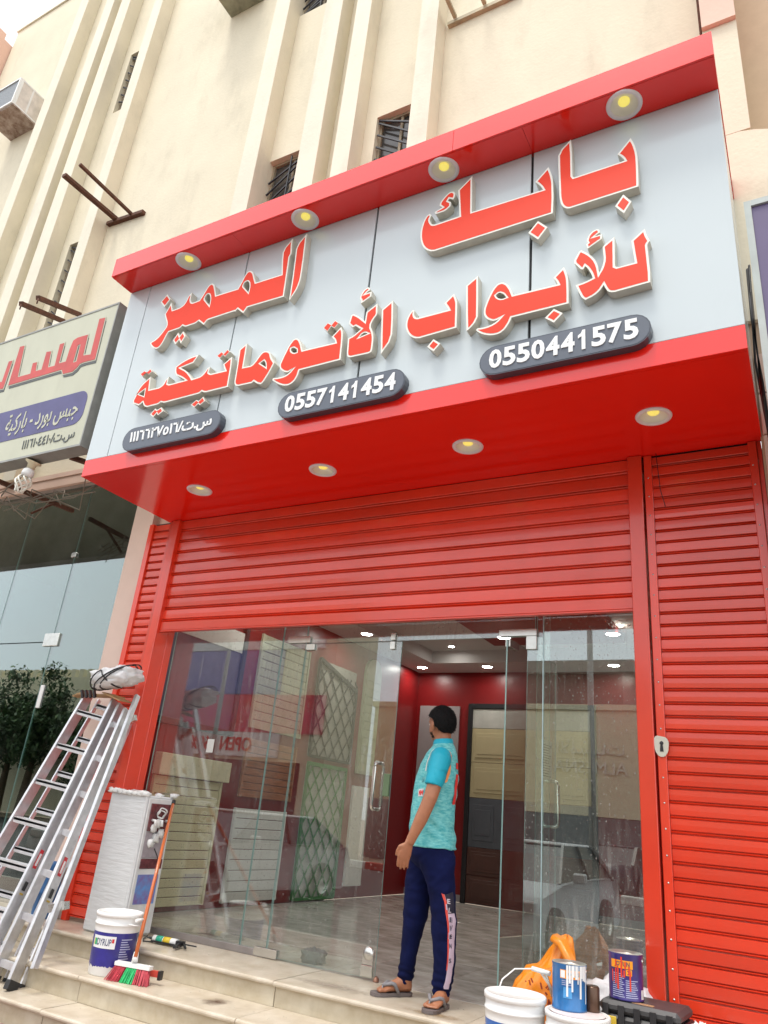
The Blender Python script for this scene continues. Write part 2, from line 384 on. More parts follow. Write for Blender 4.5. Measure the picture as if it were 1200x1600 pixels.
# upper wall assembled around the window bays
bays = [(-9.98, -9.56), (-8.66, -8.12), (-5.03, -4.385), (-3.52, -2.956)]
rowsz = [(6.60, 8.24), (10.92, 12.28)]
ZT = 15.5
def wallfn(b):
    xs = [-13.0]
    for a, c in bays: xs += [a, c]
    xs += [-.185]
    for i in range(0, len(xs)-1, 2): b.box(xs[i], xs[i+1], Yb, Yb+.3, 4.19, ZT)
    for a, c in bays:
        zz = [4.19, rowsz[0][0], rowsz[0][1], rowsz[1][0], rowsz[1][1], ZT]
        for i in range(0, 6, 2): b.box(a, c, Yb+.001, Yb+.299, zz[i], zz[i+1])
part('wall', cream, bld, wallfn)
part('parapet_cap', cream2, bld, lambda b: b.box(-13.02, -.18, Yb-.03, Yb+.33, ZT, ZT+.06))
part('back_wall', dark, bld, lambda b: b.box(-13, -.185, Yb+.9, Yb+1.0, 4.6, ZT-.1))
fins = [(-10.43, -10.18), (-9.56, -9.32), (-9.08, -8.82), (-8.10, -7.89), (-5.283, -5.03), (-4.385, -4.12), (-3.887, -3.67), (-2.956, -2.735)]
for a, c in fins:
    def fin(b, a=a, c=c):
        b.m = 0; b.box(a, c, Yf+.003, Yb-.002, 4.25, ZT-.6); b.m = 1; b.box(a, c, Yf, Yf+.003, 4.25, ZT-.6)  # paler front sheet: daylight on the fin face put into its colour
    part('fin', [cream, cream2], bld, fin)
# band above the ground floor shops, between fins and shop fronts
part('shop_band', pink, bld, lambda b: b.box(-13, -.19, Yf+.05, Yb-.003, 4.19, 4.245))
part('header_wall', pink, bld, lambda b: (b.box(-5.395, -.10, 4.78, 4.88, 3.41, 4.188), b.box(-13, -5.67, 4.76, 4.92, 4.08, 4.188)))
# windows: frame, glass, diagonal bars
def window(x0, x1, z0, z1, kind):
    w = part('window', wframe, bld, lambda b: (b.box(x0, x0+.035, Yb+.07, Yb+.13, z0, z1), b.box(x1-.035, x1, Yb+.07, Yb+.13, z0, z1),
        b.box(x0+.035, x1-.035, Yb+.07, Yb+.13, z1-.035, z1), b.box(x0+.035, x1-.035, Yb+.07, Yb+.13, z0, z0+.035), b.box((x0+x1)/2-.015, (x0+x1)/2+.015, Yb+.08, Yb+.12, z0+.035, z1-.035)))
    part('pane', winglass, w, lambda b: b.box(x0+.035, x1-.035, Yb+.10, Yb+.106, z0+.035, z1-.035), )
    n = 9 if z1-z0 > 1.5 else 8
    slope = .75*(x1-x0)*(1 if kind == 1 else -1)
    for i in range(n):
        zc = z0+(i+.5)/n*(z1-z0)
        za, zb = zc-slope/2, zc+slope/2
        if min(za, zb) < z0+.02 or max(za, zb) > z1-.02:
            za = min(max(za, z0+.02), z1-.02); zb = min(max(zb, z0+.02), z1-.02)
        part('bar', blackm, w, lambda b: b.bar((x0+.01, Yb+.035, za), (x1-.01, Yb+.035, zb), .018, .018))
    if kind == 1:
        part('bar', blackm, w, lambda b: b.bar(((x0+x1)/2, Yb+.02, z0+.02), ((x0+x1)/2, Yb+.02, z1-.02), .014, .014, (0, 1, 0)))
kinds = [2, 2, 1, 2]
for (a, c), k in zip(bays, kinds):
    for zr in rowsz: window(a, c, zr[0], zr[1], k)
# ---- left neighbour (salmon) and right neighbour
nb = empty('salmon_neighbour_building', (-15, 5, GZ), 'salmon pink neighbouring block at the far left edge under the sky', 'building')
part('wall', mat('salmon_render', (.72, .47, .36), .85, var=.04, bump=.1), nb, lambda b: b.box(-22, -13.03, 4.55, 6, GZ, 15.1))
part('parapet', mat('salmon_render', (.72, .47, .36)), nb, lambda b: b.box(-22, -13.03, 4.5, 4.75, 15.1, 15.25))
rb = empty('tan_neighbour_building', (1.2, 5, GZ), 'tan and cream neighbouring building beside the right end of the red sign', 'building')
part('column', cream, rb, lambda b: b.box(-.155, .097, 4.60, 5.4, 5.96, 7.17))
part('upper_wall', pink, rb, lambda b: b.box(-.155, .097, 4.56, 5.4, 7.171, 15))
part('recessed_wall', tan, rb, lambda b: b.box(.098, 6, 5.0, 5.4, 5.5, 15))  # tan here carries the shade of the recess in the wall colour
def lower(b):
    # front wall whose top edge sweeps down to the right
    pts = [(-.155, 5.955), (.02, 5.955), (.12, 5.93), (.3, 5.85), (.6, 5.7), (1.2, 5.3), (3, 5.2), (3, 4.25), (-.155, 4.25)]
    b.poly([(p[0], p[1]) for p in pts], [], 4.60, 4.98)
part('arch_wall', cream, rb, lower)
part('lower_wall', tan, rb, lambda b: b.box(-.075, 3, 4.64, 4.98, GZ, 4.249))
part('wall_tile', pink, rb, lambda b: [b.cbox(-.06+.24*i, .17+.24*i, 4.615, 4.64, 2.5+.3*j, 2.79+.3*j, .004) for i in range(4) for j in range(5)] and None)
tag(part('rusty_pipe', rust, None, lambda b: b.tube([(-.175, 4.84, 5.2), (-.172, 4.84, 9), (-.168, 4.84, 15)], .012, 8), origin=(-.175, 4.84, 5.2)), 'rusty brown downpipe in the gap right of the cream facade', 'pipe')
# ---- pilaster between shops
tag(part('shop_pilaster', mat('pilaster_pink', (.68, .52, .44), .8, var=.03, bump=.1, grime=.15), None, lambda b: b.box(-5.665, -5.396, 4.70, 4.98, .001, 4.187), origin=(-5.53, 4.7, 0)), 'plain pale pink pilaster between the green glass shopfront and the red shutter', 'pilaster')

# ================================================================== THE SHOP SIGN
sg = empty('shop_sign', (-2.6, 4.2, 3.39), 'large white and red fascia sign with raised red Arabic lettering over the shop door', 'sign')
X0, X1 = -5.15, -.07
seams = [X0, -4.888, -3.738, -2.477, -1.25, X1]
for i in range(5):
    a, c = seams[i], seams[i+1]
    part('white_panel', whitep, sg, lambda b: b.cbox(a+((.004, .004, .006, .008, .009)[i] if i else 0), c-((.004, .006, .008, .009, 0)[i]), 3.63, 3.65, 3.546, 5.309, .002))
part('backing', dark, sg, lambda b: b.box(X0+.01, X1-.01, 3.652, 3.70, 3.42, 5.30))
for q in (X0, X1-.006): part('side_panel', whitep, sg, lambda b: b.box(q, q+.006, 3.653, 4.69, 3.55, 5.3))
part('lower_fascia', redp, sg, lambda b: b.cbox(X0, X1, 3.63, 3.66, 3.395, 3.545, .002))
soff_seams = [X0, -3.738, -2.477, -1.25, X1]
part('soffit_panel', redp, sg, lambda b: plate_holes(b, X0, X1, 3.661, 4.70, 3.395, 3.41, [(x, 4.17, .086) for x in (-4.31, -3.06, -1.86, -.633)]))
for q in (X0, X1-.006): part('side_cheek', redp, sg, lambda b: b.box(q, q+.006, 3.661, 4.69, 3.411, 3.549))
# top canopy box
for a, c in ((-5.15, -1.75), (-1.748, -.065)):
    part('canopy_front', redp, sg, lambda b: b.cbox(a, c, 3.385, 3.40, 5.312, 5.515, .0015))
for a, c in ((-5.15, -3.74), (-3.738, -1.25), (-1.248, -.065)):
    part('canopy_soffit', redp, sg, lambda b: plate_holes(b, a, c, 3.401, 3.628, 5.31, 5.318, [(x, 3.508, .086) for x in (-4.32, -3.08, -1.87, -.607) if a < x < c]))
part('canopy_top', redp, sg, lambda b: b.box(-5.148, -.067, 3.401, 4.69, 5.505, 5.513))
for q in (-5.15, -.071): part('canopy_end', redp, sg, lambda b: b.box(q, q+.006, 3.401, 4.69, 5.319, 5.504))
# raised letters
LETTERS=[[[(-0.965,5.235),(-0.959,5.105),(-0.957,4.909),(-0.948,4.891),(-0.934,4.891),(-0.629,4.894),(-0.633,4.908),(-0.648,4.937),(-0.671,4.966),(-0.587,5.068),(-0.566,5.005),(-0.552,4.918),(-0.552,4.811),(-0.555,4.65),(-0.985,4.642),(-1.012,4.662),(-1.031,4.696),(-1.041,4.754),(-1.048,4.994),(-1.051,5.154)]],[[(-0.646,4.621),(-0.6,4.547),(-0.647,4.472),(-0.697,4.547)]],[[(-1.668,5.214),(-1.654,4.877),(-1.151,4.871),(-1.164,4.903),(-1.188,4.94),(-1.205,4.961),(-1.116,5.056),(-1.095,4.987),(-1.084,4.918),(-1.081,4.779),(-1.085,4.645),(-1.939,4.629),(-1.989,4.663),(-2.022,4.713),(-2.042,4.782),(-2.045,4.862),(-2.03,4.935),(-2.009,4.978),(-1.983,4.99),(-1.967,4.97),(-1.982,4.939),(-1.971,4.904),(-1.953,4.877),(-1.929,4.872),(-1.746,4.876),(-1.769,5.123)]],[[(-1.812,5.132),(-1.792,5.11),(-1.792,5.075),(-1.805,5.054),(-1.837,5.074),(-1.846,5.057),(-1.821,5.035),(-1.821,4.999),(-1.859,4.969),(-1.935,4.967),(-1.945,4.991),(-1.886,5.01),(-1.91,5.039),(-1.904,5.069),(-1.868,5.112),(-1.841,5.134)]],[[(-1.182,4.616),(-1.119,4.541),(-1.18,4.463),(-1.246,4.54)]],[[(-3.085,5.216),(-3.084,5.178),(-3.073,4.941),(-3.069,4.764),(-3.084,4.682),(-3.113,4.627),(-3.147,4.577),(-3.151,4.593),(-3.155,4.792),(-3.17,5.117)]],[[(-3.221,5.214),(-3.221,5.158),(-3.207,5.054),(-3.222,5.033),(-3.215,4.826),(-3.21,4.632),(-3.571,4.635),(-3.603,4.587),(-3.674,4.651),(-3.697,4.631),(-3.702,4.637),(-3.986,4.63),(-4.003,4.612),(-4.018,4.59),(-4.088,4.649),(-4.122,4.632),(-4.235,4.629),(-4.27,4.652),(-4.294,4.632),(-4.42,4.627),(-4.437,4.601),(-4.455,4.54),(-4.482,4.495),(-4.517,4.479),(-4.563,4.498),(-4.604,4.535),(-4.623,4.568),(-4.549,4.591),(-4.499,4.644),(-4.464,4.696),(-4.473,4.739),(-4.503,4.793),(-4.526,4.84),(-4.498,4.896),(-4.479,4.954),(-4.438,4.86),(-4.355,4.862),(-4.317,4.876),(-4.294,4.912),(-4.282,4.963),(-4.248,4.991),(-4.246,4.916),(-4.231,4.882),(-4.205,4.869),(-4.134,4.875),(-4.107,4.918),(-4.082,4.973),(-4.058,5.011),(-4.026,5.019),(-3.998,4.996),(-3.975,4.94),(-3.949,4.868),(-3.716,4.866),(-3.689,4.926),(-3.67,4.981),(-3.645,5.016),(-3.615,5.019),(-3.582,4.991),(-3.553,4.92),(-3.531,4.869),(-3.273,4.867),(-3.296,5.017),(-3.304,5.123)],[(-3.624,4.916),(-3.6,4.89),(-3.588,4.841),(-3.591,4.789),(-3.667,4.877),(-3.652,4.914)],[(-4.045,4.917),(-4.02,4.892),(-4.004,4.843),(-4.003,4.781),(-4.081,4.87),(-4.071,4.907)]],[[(-4.555,5.065),(-4.499,4.997),(-4.553,4.927),(-4.619,4.998)]],[[(-4.3,4.587),(-4.273,4.544),(-4.243,4.586),(-4.203,4.529),(-4.24,4.462),(-4.268,4.506),(-4.304,4.47),(-4.342,4.521)]],[[(-0.707,4.311),(-0.711,4.09),(-0.694,4.076),(-0.597,4.08),(-0.603,4.145),(-0.611,4.245),(-0.533,4.309),(-0.525,4.257),(-0.508,4.21),(-0.525,4.19),(-0.521,4.085),(-0.517,3.985),(-0.519,3.913),(-0.723,3.904),(-0.752,3.916),(-0.768,3.946),(-0.778,3.975),(-0.801,3.94),(-0.836,3.914),(-0.886,3.899),(-0.908,3.923),(-0.926,3.973),(-0.943,4.024),(-0.889,4.03),(-0.84,4.045),(-0.848,4.081),(-0.87,4.13),(-0.885,4.15),(-0.896,4.129),(-0.909,4.133),(-0.952,4.197),(-0.949,4.219),(-0.92,4.272),(-0.907,4.279),(-0.866,4.24),(-0.831,4.192),(-0.809,4.133),(-0.803,4.07),(-0.785,4.105),(-0.772,4.159),(-0.778,4.255),(-0.774,4.264)]],[[(-0.807,4.409),(-0.794,4.398),(-0.793,4.377),(-0.81,4.369),(-0.828,4.356),(-0.78,4.359),(-0.782,4.324),(-0.868,4.277),(-0.876,4.313),(-0.865,4.321),(-0.873,4.342),(-0.859,4.38),(-0.833,4.404)]],[[(-1.013,4.186),(-1.0,4.144),(-0.989,4.095),(-0.986,4.017),(-0.986,3.904),(-1.342,3.902),(-1.354,3.87),(-1.381,3.826),(-1.419,3.801),(-1.469,3.802),(-1.521,3.822),(-1.557,3.848),(-1.578,3.872),(-1.567,3.882),(-1.529,3.877),(-1.484,3.88),(-1.442,3.896),(-1.389,3.95),(-1.431,3.91),(-1.468,3.91),(-1.509,3.94),(-1.529,3.978),(-1.529,4.018),(-1.509,4.086),(-1.477,4.157),(-1.444,4.194),(-1.409,4.197),(-1.38,4.174),(-1.356,4.133),(-1.335,4.072),(-1.051,4.066),(-1.059,4.09),(-1.079,4.123)],[(-1.43,4.122),(-1.401,4.103),(-1.38,4.067),(-1.411,4.062),(-1.44,4.08),(-1.453,4.106)]],[[(-1.075,3.889),(-1.021,3.842),(-1.075,3.789),(-1.13,3.838)]],[[(-1.748,4.209),(-1.729,4.163),(-1.721,4.13),(-1.717,4.039),(-1.714,3.929),(-1.994,3.916),(-2.04,3.941),(-2.075,3.986),(-2.094,4.043),(-2.09,4.097),(-2.072,4.141),(-2.048,4.165),(-2.035,4.157),(-2.038,4.125),(-2.025,4.097),(-2.005,4.087),(-1.779,4.088),(-1.79,4.111),(-1.813,4.15)]],[[(-1.874,3.881),(-1.821,3.833),(-1.867,3.784),(-1.915,3.831)]],[[(-1.582,4.304),(-1.574,4.115),(-1.569,3.973),(-1.587,3.932),(-1.611,3.904),(-1.641,3.882),(-1.651,4.02),(-1.663,4.247)]],[[(-2.213,4.295),(-2.199,4.133),(-2.193,4.008),(-2.207,3.945),(-2.237,3.904),(-2.265,3.863),(-2.281,4.032),(-2.297,4.237)]],[[(-2.339,4.305),(-2.33,4.209),(-2.358,4.178),(-2.378,4.124),(-2.349,4.063),(-2.339,4.01),(-2.339,3.924),(-2.345,3.901),(-2.365,3.894),(-2.518,3.898),(-2.54,3.914),(-2.546,3.939),(-2.552,4.066),(-2.507,4.077),(-2.451,4.119),(-2.502,4.16),(-2.523,4.153),(-2.562,4.191),(-2.559,4.216),(-2.549,4.265),(-2.531,4.27),(-2.484,4.237),(-2.427,4.179),(-2.424,4.255)],[(-2.416,4.081),(-2.39,4.064),(-2.458,4.051),(-2.44,4.074)]],[[(-2.435,4.478),(-2.419,4.466),(-2.415,4.447),(-2.436,4.439),(-2.449,4.426),(-2.4,4.429),(-2.399,4.387),(-2.481,4.347),(-2.479,4.375),(-2.493,4.39),(-2.491,4.425),(-2.467,4.465)]],[[(-2.625,4.184),(-2.61,4.152),(-2.602,4.118),(-2.597,4.053),(-2.592,3.898),(-2.942,3.893),(-2.95,3.845),(-2.975,3.804),(-3.016,3.784),(-3.065,3.79),(-3.119,3.817),(-3.179,3.862),(-3.175,3.879),(-3.12,3.872),(-3.071,3.873),(-3.03,3.89),(-2.986,3.942),(-3.028,3.905),(-3.052,3.901),(-3.087,3.915),(-3.124,3.947),(-3.136,3.982),(-3.112,4.056),(-3.077,4.143),(-3.044,4.187),(-3.016,4.192),(-2.988,4.172),(-2.965,4.13),(-2.942,4.065),(-2.657,4.059),(-2.664,4.08),(-2.695,4.117)],[(-3.031,4.114),(-2.994,4.086),(-2.992,4.061),(-3.018,4.06),(-3.049,4.084),(-3.053,4.109)]],[[(-2.782,4.216),(-2.748,4.256),(-2.712,4.227),(-2.685,4.259),(-2.649,4.227),(-2.683,4.189),(-2.714,4.215),(-2.741,4.175)]],[[(-3.497,4.27),(-3.491,4.175),(-3.489,4.05),(-3.407,4.045),(-3.378,4.073),(-3.341,4.129),(-3.315,4.149),(-3.28,4.146),(-3.246,4.125),(-3.229,4.076),(-3.187,4.018),(-3.217,3.946),(-3.261,3.869),(-3.283,3.852),(-3.32,3.866),(-3.36,3.895),(-3.374,3.883),(-3.514,3.886),(-3.539,3.901),(-3.551,3.926),(-3.555,4.058),(-3.564,4.227)],[(-3.294,4.064),(-3.272,4.035),(-3.264,3.997),(-3.328,4.046)]],[[(-3.628,4.179),(-3.616,4.107),(-3.609,3.901),(-3.84,3.9),(-3.879,3.92),(-3.9,3.904),(-4.272,3.897),(-4.313,3.912),(-4.34,3.897),(-4.469,3.896),(-4.502,3.915),(-4.529,3.957),(-4.568,3.933),(-4.643,3.966),(-4.652,3.996),(-4.634,4.039),(-4.619,4.101),(-4.577,4.149),(-4.536,4.177),(-4.506,4.2),(-4.485,4.067),(-4.367,4.064),(-4.329,4.084),(-4.314,4.126),(-4.285,4.149),(-4.286,4.083),(-4.261,4.068),(-4.088,4.069),(-4.134,4.104),(-4.207,4.143),(-4.226,4.176),(-4.235,4.229),(-4.175,4.261),(-4.087,4.286),(-3.995,4.291),(-4.04,4.224),(-4.171,4.206),(-4.096,4.159),(-4.04,4.1),(-4.012,4.062),(-3.92,4.068),(-3.887,4.096),(-3.866,4.132),(-3.842,4.137),(-3.847,4.087),(-3.822,4.066),(-3.671,4.063),(-3.69,4.094),(-3.705,4.127)],[(-4.538,4.084),(-4.532,4.015),(-4.606,4.05)]],[[(-4.533,4.283),(-4.505,4.25),(-4.542,4.227),(-4.569,4.251),(-4.61,4.22),(-4.645,4.254),(-4.599,4.279),(-4.567,4.255)]],[[(-3.689,4.264),(-3.661,4.234),(-3.704,4.198),(-3.728,4.222),(-3.757,4.195),(-3.794,4.227),(-3.748,4.256),(-3.721,4.231)]],[[(-3.847,3.863),(-3.819,3.82),(-3.867,3.791),(-3.885,3.812),(-3.919,3.781),(-3.962,3.813),(-3.914,3.849),(-3.887,3.832)]],[[(-4.289,3.858),(-4.258,3.818),(-4.31,3.789),(-4.329,3.812),(-4.358,3.781),(-4.402,3.813),(-4.357,3.861),(-4.333,3.842)]]]
NLETTERS=[[[(-5.493,5.103),(-5.411,5.094),(-5.388,4.619),(-5.532,4.626),(-5.592,4.621),(-5.621,4.581),(-5.672,4.551),(-5.805,4.558),(-5.84,4.616),(-6.644,4.617),(-6.661,5.085),(-6.589,5.079),(-6.528,4.687),(-6.33,4.683),(-6.344,4.809),(-6.28,4.805),(-6.258,4.696),(-6.167,4.692),(-6.174,4.899),(-6.104,4.889),(-6.073,4.693),(-5.973,4.69),(-5.993,4.943),(-5.931,4.942),(-5.919,4.703),(-5.817,4.7),(-5.815,4.838),(-5.797,4.936),(-5.74,4.954),(-5.599,4.95),(-5.58,4.709),(-5.473,4.694)],[(-5.707,4.854),(-5.702,4.658),(-5.653,4.66),(-5.668,4.866)]],[[(-6.775,4.933),(-6.716,4.93),(-6.716,4.599),(-6.895,4.608),(-7.067,4.792),(-7.037,4.91),(-6.958,4.876),(-6.901,4.708),(-6.777,4.688)]]]

YL = 3.563
for L in LETTERS:
    outer = smooth(L[0]) if len(L[0]) > 4 and len(L[0]) != 8 else L[0]
    holes = [smooth(h, 75) for h in L[1:]]
    def body(b):
        b.m = 0; b.poly(outer, holes, YL, 3.629, capm=1)
    lo = part('letter', [lets, letw], sg, body, fixn=True)
    fo, fh = safe_inset(outer, holes, .0125)
    b = MB()
    b.poly(fo, fh, YL-.0015, YL-.0001)
    b.build('letter_face', letr, lo, fixn=True)
# number plates
def pill(x0, x1, z0, z1, y0, y1, n=10):
    r = (z1-z0)/2; zc = (z0+z1)/2; pts = []
    for i in range(n+1):
        a = -math.pi/2+math.pi*i/n; pts.append((x1-r+r*math.cos(a), zc+r*math.sin(a)))
    for i in range(n+1):
        a = math.pi/2+math.pi*i/n; pts.append((x0+r+r*math.cos(a), zc+r*math.sin(a)))
    b = MB(); b.poly(pts, [], y0, y1); return b
for x0, x1, txt, tw in ((-1.545, -.528, '0550441575', None), (-3.088, -2.062, '0557141454', None), (-4.66, -3.62, '\u0661\u0661\u0661\u0666\u0666\u0662\u0667\u0665\u0661\u0666/\ufe95.\ufeb1', None)):
    po = pill(x0, x1, 3.512, 3.722, 3.57, 3.629).build('number_plate', [platem], sg)
    pill(x0+.008, x1-.008, 3.52, 3.714, 3.568, 3.5699).build('plate_face', [mat('plate_face_grey', (.085, .10, .13), .4, var=.05, coat=.2)], po)
    if txt[0] == '0':
        b = MB(); n_ = len(txt); st_ = (x1-x0-.125)/n_; h_ = .134; w_ = st_*.90
        for k_, c_ in enumerate(txt):
            xa = x0+.062+k_*st_+st_*.05
            if c_ == '1':
                s_ = w_; pts_ = [(xa+.40*s_, 3.556), (xa+.66*s_, 3.556), (xa+.66*s_, 3.556+h_), (xa+.46*s_, 3.556+h_), (xa+.36*s_, 3.556+h_*.84), (xa+.14*s_, 3.556+h_*.75), (xa+.14*s_, 3.556+h_*.60), (xa+.40*s_, 3.556+h_*.69)]
                b.poly(pts_, [], 3.562, 3.5678)
            else: text_mb(c_, xa, 3.556, height=h_, width=w_, y=3.562, ext=.0058, off=.03, b=b)
    else: b = text_mb(txt, x0+.085, 3.557, height=.125, width=x1-x0-.17, y=3.562, ext=.0058, off=.022)
    b.build('number', digitw, po)
# downlights
def downlight(name, x, y, z, r, label, grp, lit=0, cat='downlight'):
    d = empty(name, (x, y, z), label, cat, grp)
    ring = mat('lamp_ring', (.76, .74, .77), .35, var=.02)
    part('ring', ring, d, lambda b: b.lathe([(r*.74, .004), (r*.76, -.006), (r*.85, -.010), (r*.97, -.007), (r, -.001), (r, .004)], (x, y, z), 40))
    part('reflector', mat('lamp_reflector', (.80, .80, .74), .3, metal=0, coat=.5, var=.03), d, lambda b: b.lathe([(r*.74, .004), (r*.68, .014), (r*.55, .028), (r*.3, .038), (0.001, .038)], (x, y, z), 32))
    part('led_chip', mat('led_chip', (.80, .74, .12), .5, var=.03, emit=((1, .85, .20), .35)), d, lambda b: b.lathe([(r*.32, .037), (r*.32, .026), (r*.28, .020), (.001, .019)], (x, y, z), 20))
    return d
for i, (x, w) in enumerate(((-4.32, 'leftmost'), (-3.08, 'second from left'), (-1.87, 'third from left'), (-.607, 'rightmost'))):
    downlight('canopy_downlight', x, 3.508, 5.308, .112, 'round downlight under the top red canopy, %s of the four' % w, 'downlights in the upper canopy')
for i, (x, w) in enumerate(((-4.31, 'leftmost'), (-3.06, 'second from left'), (-1.86, 'third from left'), (-.633, 'rightmost'))):
    downlight('soffit_downlight', x, 4.17, 3.393, .108, 'downlight in the red soffit over the shutters, %s of four' % w, 'downlights in the lower soffit')

# ================================================================== SHUTTERS
def slat_mesh(x0, x1, p):
    """one roller shutter slat, pitch p, bead + groove at its foot; local z 0..p"""
    pr = [(.011, 0), (.011, .035), (.000, .075), (-.0045, .115), (.000, .16), (.011, .20), (.011, .235), (-.003, .25), (-.0055, .275), (-.0062, .6), (-.0055, .955), (-.003, .98), (.011, 1.0)]
    b = MB(); n = len(pr); vs = [(x0, y, z*p) for y, z in pr]+[(x1, y, z*p) for y, z in pr]
    b.add(vs, [(i, i+1, n+i+1, n+i) for i in range(n-1)], False); return b
def shutter(name, label, x0, x1, z0, n, p, y, grp='red roller shutters'):
    s = empty(name, ((x0+x1)/2, y, z0), label, 'shutter', grp)
    b = slat_mesh(x0-(x0+x1)/2, x1-(x0+x1)/2, p); sl = b.build('slat', reds, None, fixn=False); sl.parent = s
    for i in range(1, n):
        o = sl.copy(); C.objects.link(o); o.location = (0, ((i*29) % 5-2)*.0009, i*p+((i*13) % 5-2)*.0004); o.rotation_euler = (((i*17) % 7-3)*.004, 0, ((i*11) % 5-2)*.0006)
    return s
ms = shutter('roller_shutter', 'half raised wide red roller shutter above the glass shop door', -4.985, -.895, 2.415, 9, .1085, 4.70)
part('bottom_bar', reds, ms, lambda b: b.cbox(-4.985, -.895, 4.685, 4.715, 2.335, 2.413, .004))
part('bottom_lip', reds, ms, lambda b: b.cbox(-4.985, -.895, 4.68, 4.72, 2.322, 2.334, .002))
part('shutter_head', dark, ms, lambda b: b.box(-5.38, -.09, 4.72, 4.76, 3.30, 3.405))
rs = shutter('side_shutter', 'tall closed red slatted panel with lock, right of the shop door', -.74, -.155, .03, 43, .0780, 4.70)
def rivets(b, x, z0, z1, dz, y):
    z = z0
    while z < z1:
        b.lathe([(.0001, .004), (.0045, .003), (.006, 0)], (x, y, z), 6, axis='y'); z += dz
for q0, q1 in ((-.79, -.741), (-.154, -.105)): part('side_frame', reds, rs, lambda b: b.cbox(q0, q1, 4.675, 4.72, 0.001, 3.392, .003))
tag(part('rivets', steel, rs, lambda b: (rivets(b, -.765, .12, 3.35, .135, 4.674), rivets(b, -.135, .12, 3.35, .135, 4.674))), kind='stuff')
ls = shutter('side_shutter', 'narrow closed red slatted panel beside the pink pilaster, behind the ladders', -5.335, -5.125, .03, 43, .0780, 4.70)
for q0, q1 in ((-5.394, -5.336), (-5.124, -5.085)): part('side_frame', reds, ls, lambda b: b.cbox(q0, q1, 4.675, 4.72, 0.001, 3.392, .003))
# posts
for x0, x1, lab in ((-5.075, -4.986, 'left red upright guide post of the raised shutter'), (-.894, -.802, 'right red upright guide post of the raised shutter beside the lock')):
    p = empty('shutter_post', ((x0+x1)/2, 4.68, 0), lab, 'post', 'shutter guide posts')
    part('guide', reds, p, lambda b: b.cbox(x0, x1, 4.655, 4.80, .001, 3.393, .004))
    part('lip', reds, p, lambda b: b.cbox(x0 if x0 > -2 else x1-.02, (x0+.02) if x0 > -2 else x1, 4.801, 4.88, .001, 3.393, .003))
part('edge_strip', reds, rs, lambda b: b.cbox(-.103, -.078, 4.69, 4.80, .001, 3.392, .002))
lk = empty('lock_plate', (-.766, 4.67, 1.5), 'cream oval lock plate with black keyhole on the red frame right of the door', 'lock')
part('plate', mat('lock_cream', (.62, .60, .50), .35, metal=.3, var=.04), lk, lambda b: b.poly(smooth([(-.805, 1.545), (-.79, 1.565), (-.735, 1.555), (-.722, 1.53), (-.728, 1.475), (-.75, 1.445), (-.78, 1.448), (-.80, 1.48)], 80), [], 4.66, 4.674))
def kh(b):
    b.lathe([(.001, .003), (.010, .002), (.011, 0)], (-.762, 4.659, 1.522), 14, 'y'); b.poly([(-.768, 1.518), (-.756, 1.518), (-.752, 1.475), (-.772, 1.475)], [], 4.656, 4.6595)
part('keyhole', black, lk, kh)
tag(part('hanging_wire', black, None, lambda b: b.tube([(-.705, 4.66, 3.39), (-.70, 4.655, 3.3), (-.69, 4.66, 3.12), (-.665, 4.662, 3.0)], .0028, 6), origin=(-.705, 4.66, 3.39)), 'thin black wire hanging from the soffit over the right shutter panel', 'wire')

# ================================================================== GLASS FRONT
YG = 4.90
def pane(name, x0, x1, z0, z1, y=YG, parent=None, m=None, t=.010):
    def f(b):
        b.m = 0; b.add([(x0,y,z0),(x1,y,z0),(x1,y,z1),(x0,y,z1)], [(0,1,2,3)]); b.add([(x0,y+t,z0),(x1,y+t,z0),(x1,y+t,z1),(x0,y+t,z1)], [(3,2,1,0)])
        b.m = 1
        for q in (((x0,y,z0),(x1,y,z0),(x1,y+t,z0),(x0,y+t,z0)), ((x0,y,z1),(x1,y,z1),(x1,y+t,z1),(x0,y+t,z1)), ((x0,y,z0),(x0,y,z1),(x0,y+t,z1),(x0,y+t,z0)), ((x1,y,z0),(x1,y,z1),(x1,y+t,z1),(x1,y+t,z0))):
            b.add(q, [(0,1,2,3)])
    return part(name, [m or glassm, edgeg], parent, f)
sf = empty('glass_shopfront', (-3, 4.9, 0), 'frameless glass shopfront with fixed side panes and transom behind the raised red shutter', 'shopfront')
pane('pane', -4.98, -3.765, .03, 2.9, parent=sf)
pane('pane', -3.757, -3.525, .03, 2.9, parent=sf)
pane('pane', -3.52, -1.60, 2.232, 2.9, parent=sf)
pane('pane', -1.655, -1.545, .03, 2.228, parent=sf, m=glassr)
pane('pane', -1.539, -.896, .03, 2.9, parent=sf, m=glassr)
pane('fin_pane', -1.59, -1.50, .03, 2.9, y=YG+.012, parent=sf)
for q0, q1 in ((-4.98, -3.52), (-1.66, -.9)): part('floor_rail', mat('dull_rail', (.34, .31, .30), .4, metal=.6), sf, lambda b: b.cbox(q0, q1, 4.885, 4.925, .001, .045, .003))
part('silicone_joint', mat('silicone', (.45, .60, .62), .4), sf, lambda b: b.box(-1.5448, -1.5392, YG-.002, YG+.012, .03, 2.9))
def patch(b, x0, x1, z0, z1): b.cbox(x0, x1, YG-.016, YG-.001, z0, z1, .002); b.cbox(x0, x1, YG+.011, YG+.026, z0, z1, .002)
part('patch_fitting', steel, sf, lambda b: (patch(b, -3.70, -3.48, 2.235, 2.29)))
part('patch_fitting', steel, sf, lambda b: (patch(b, -1.86, -1.585, 2.235, 2.285), patch(b, -1.66, -1.585, 2.14, 2.234)))
part('door_stop', steel, sf, lambda b: (patch(b, -2.735, -2.695, 2.235, 2.29)))
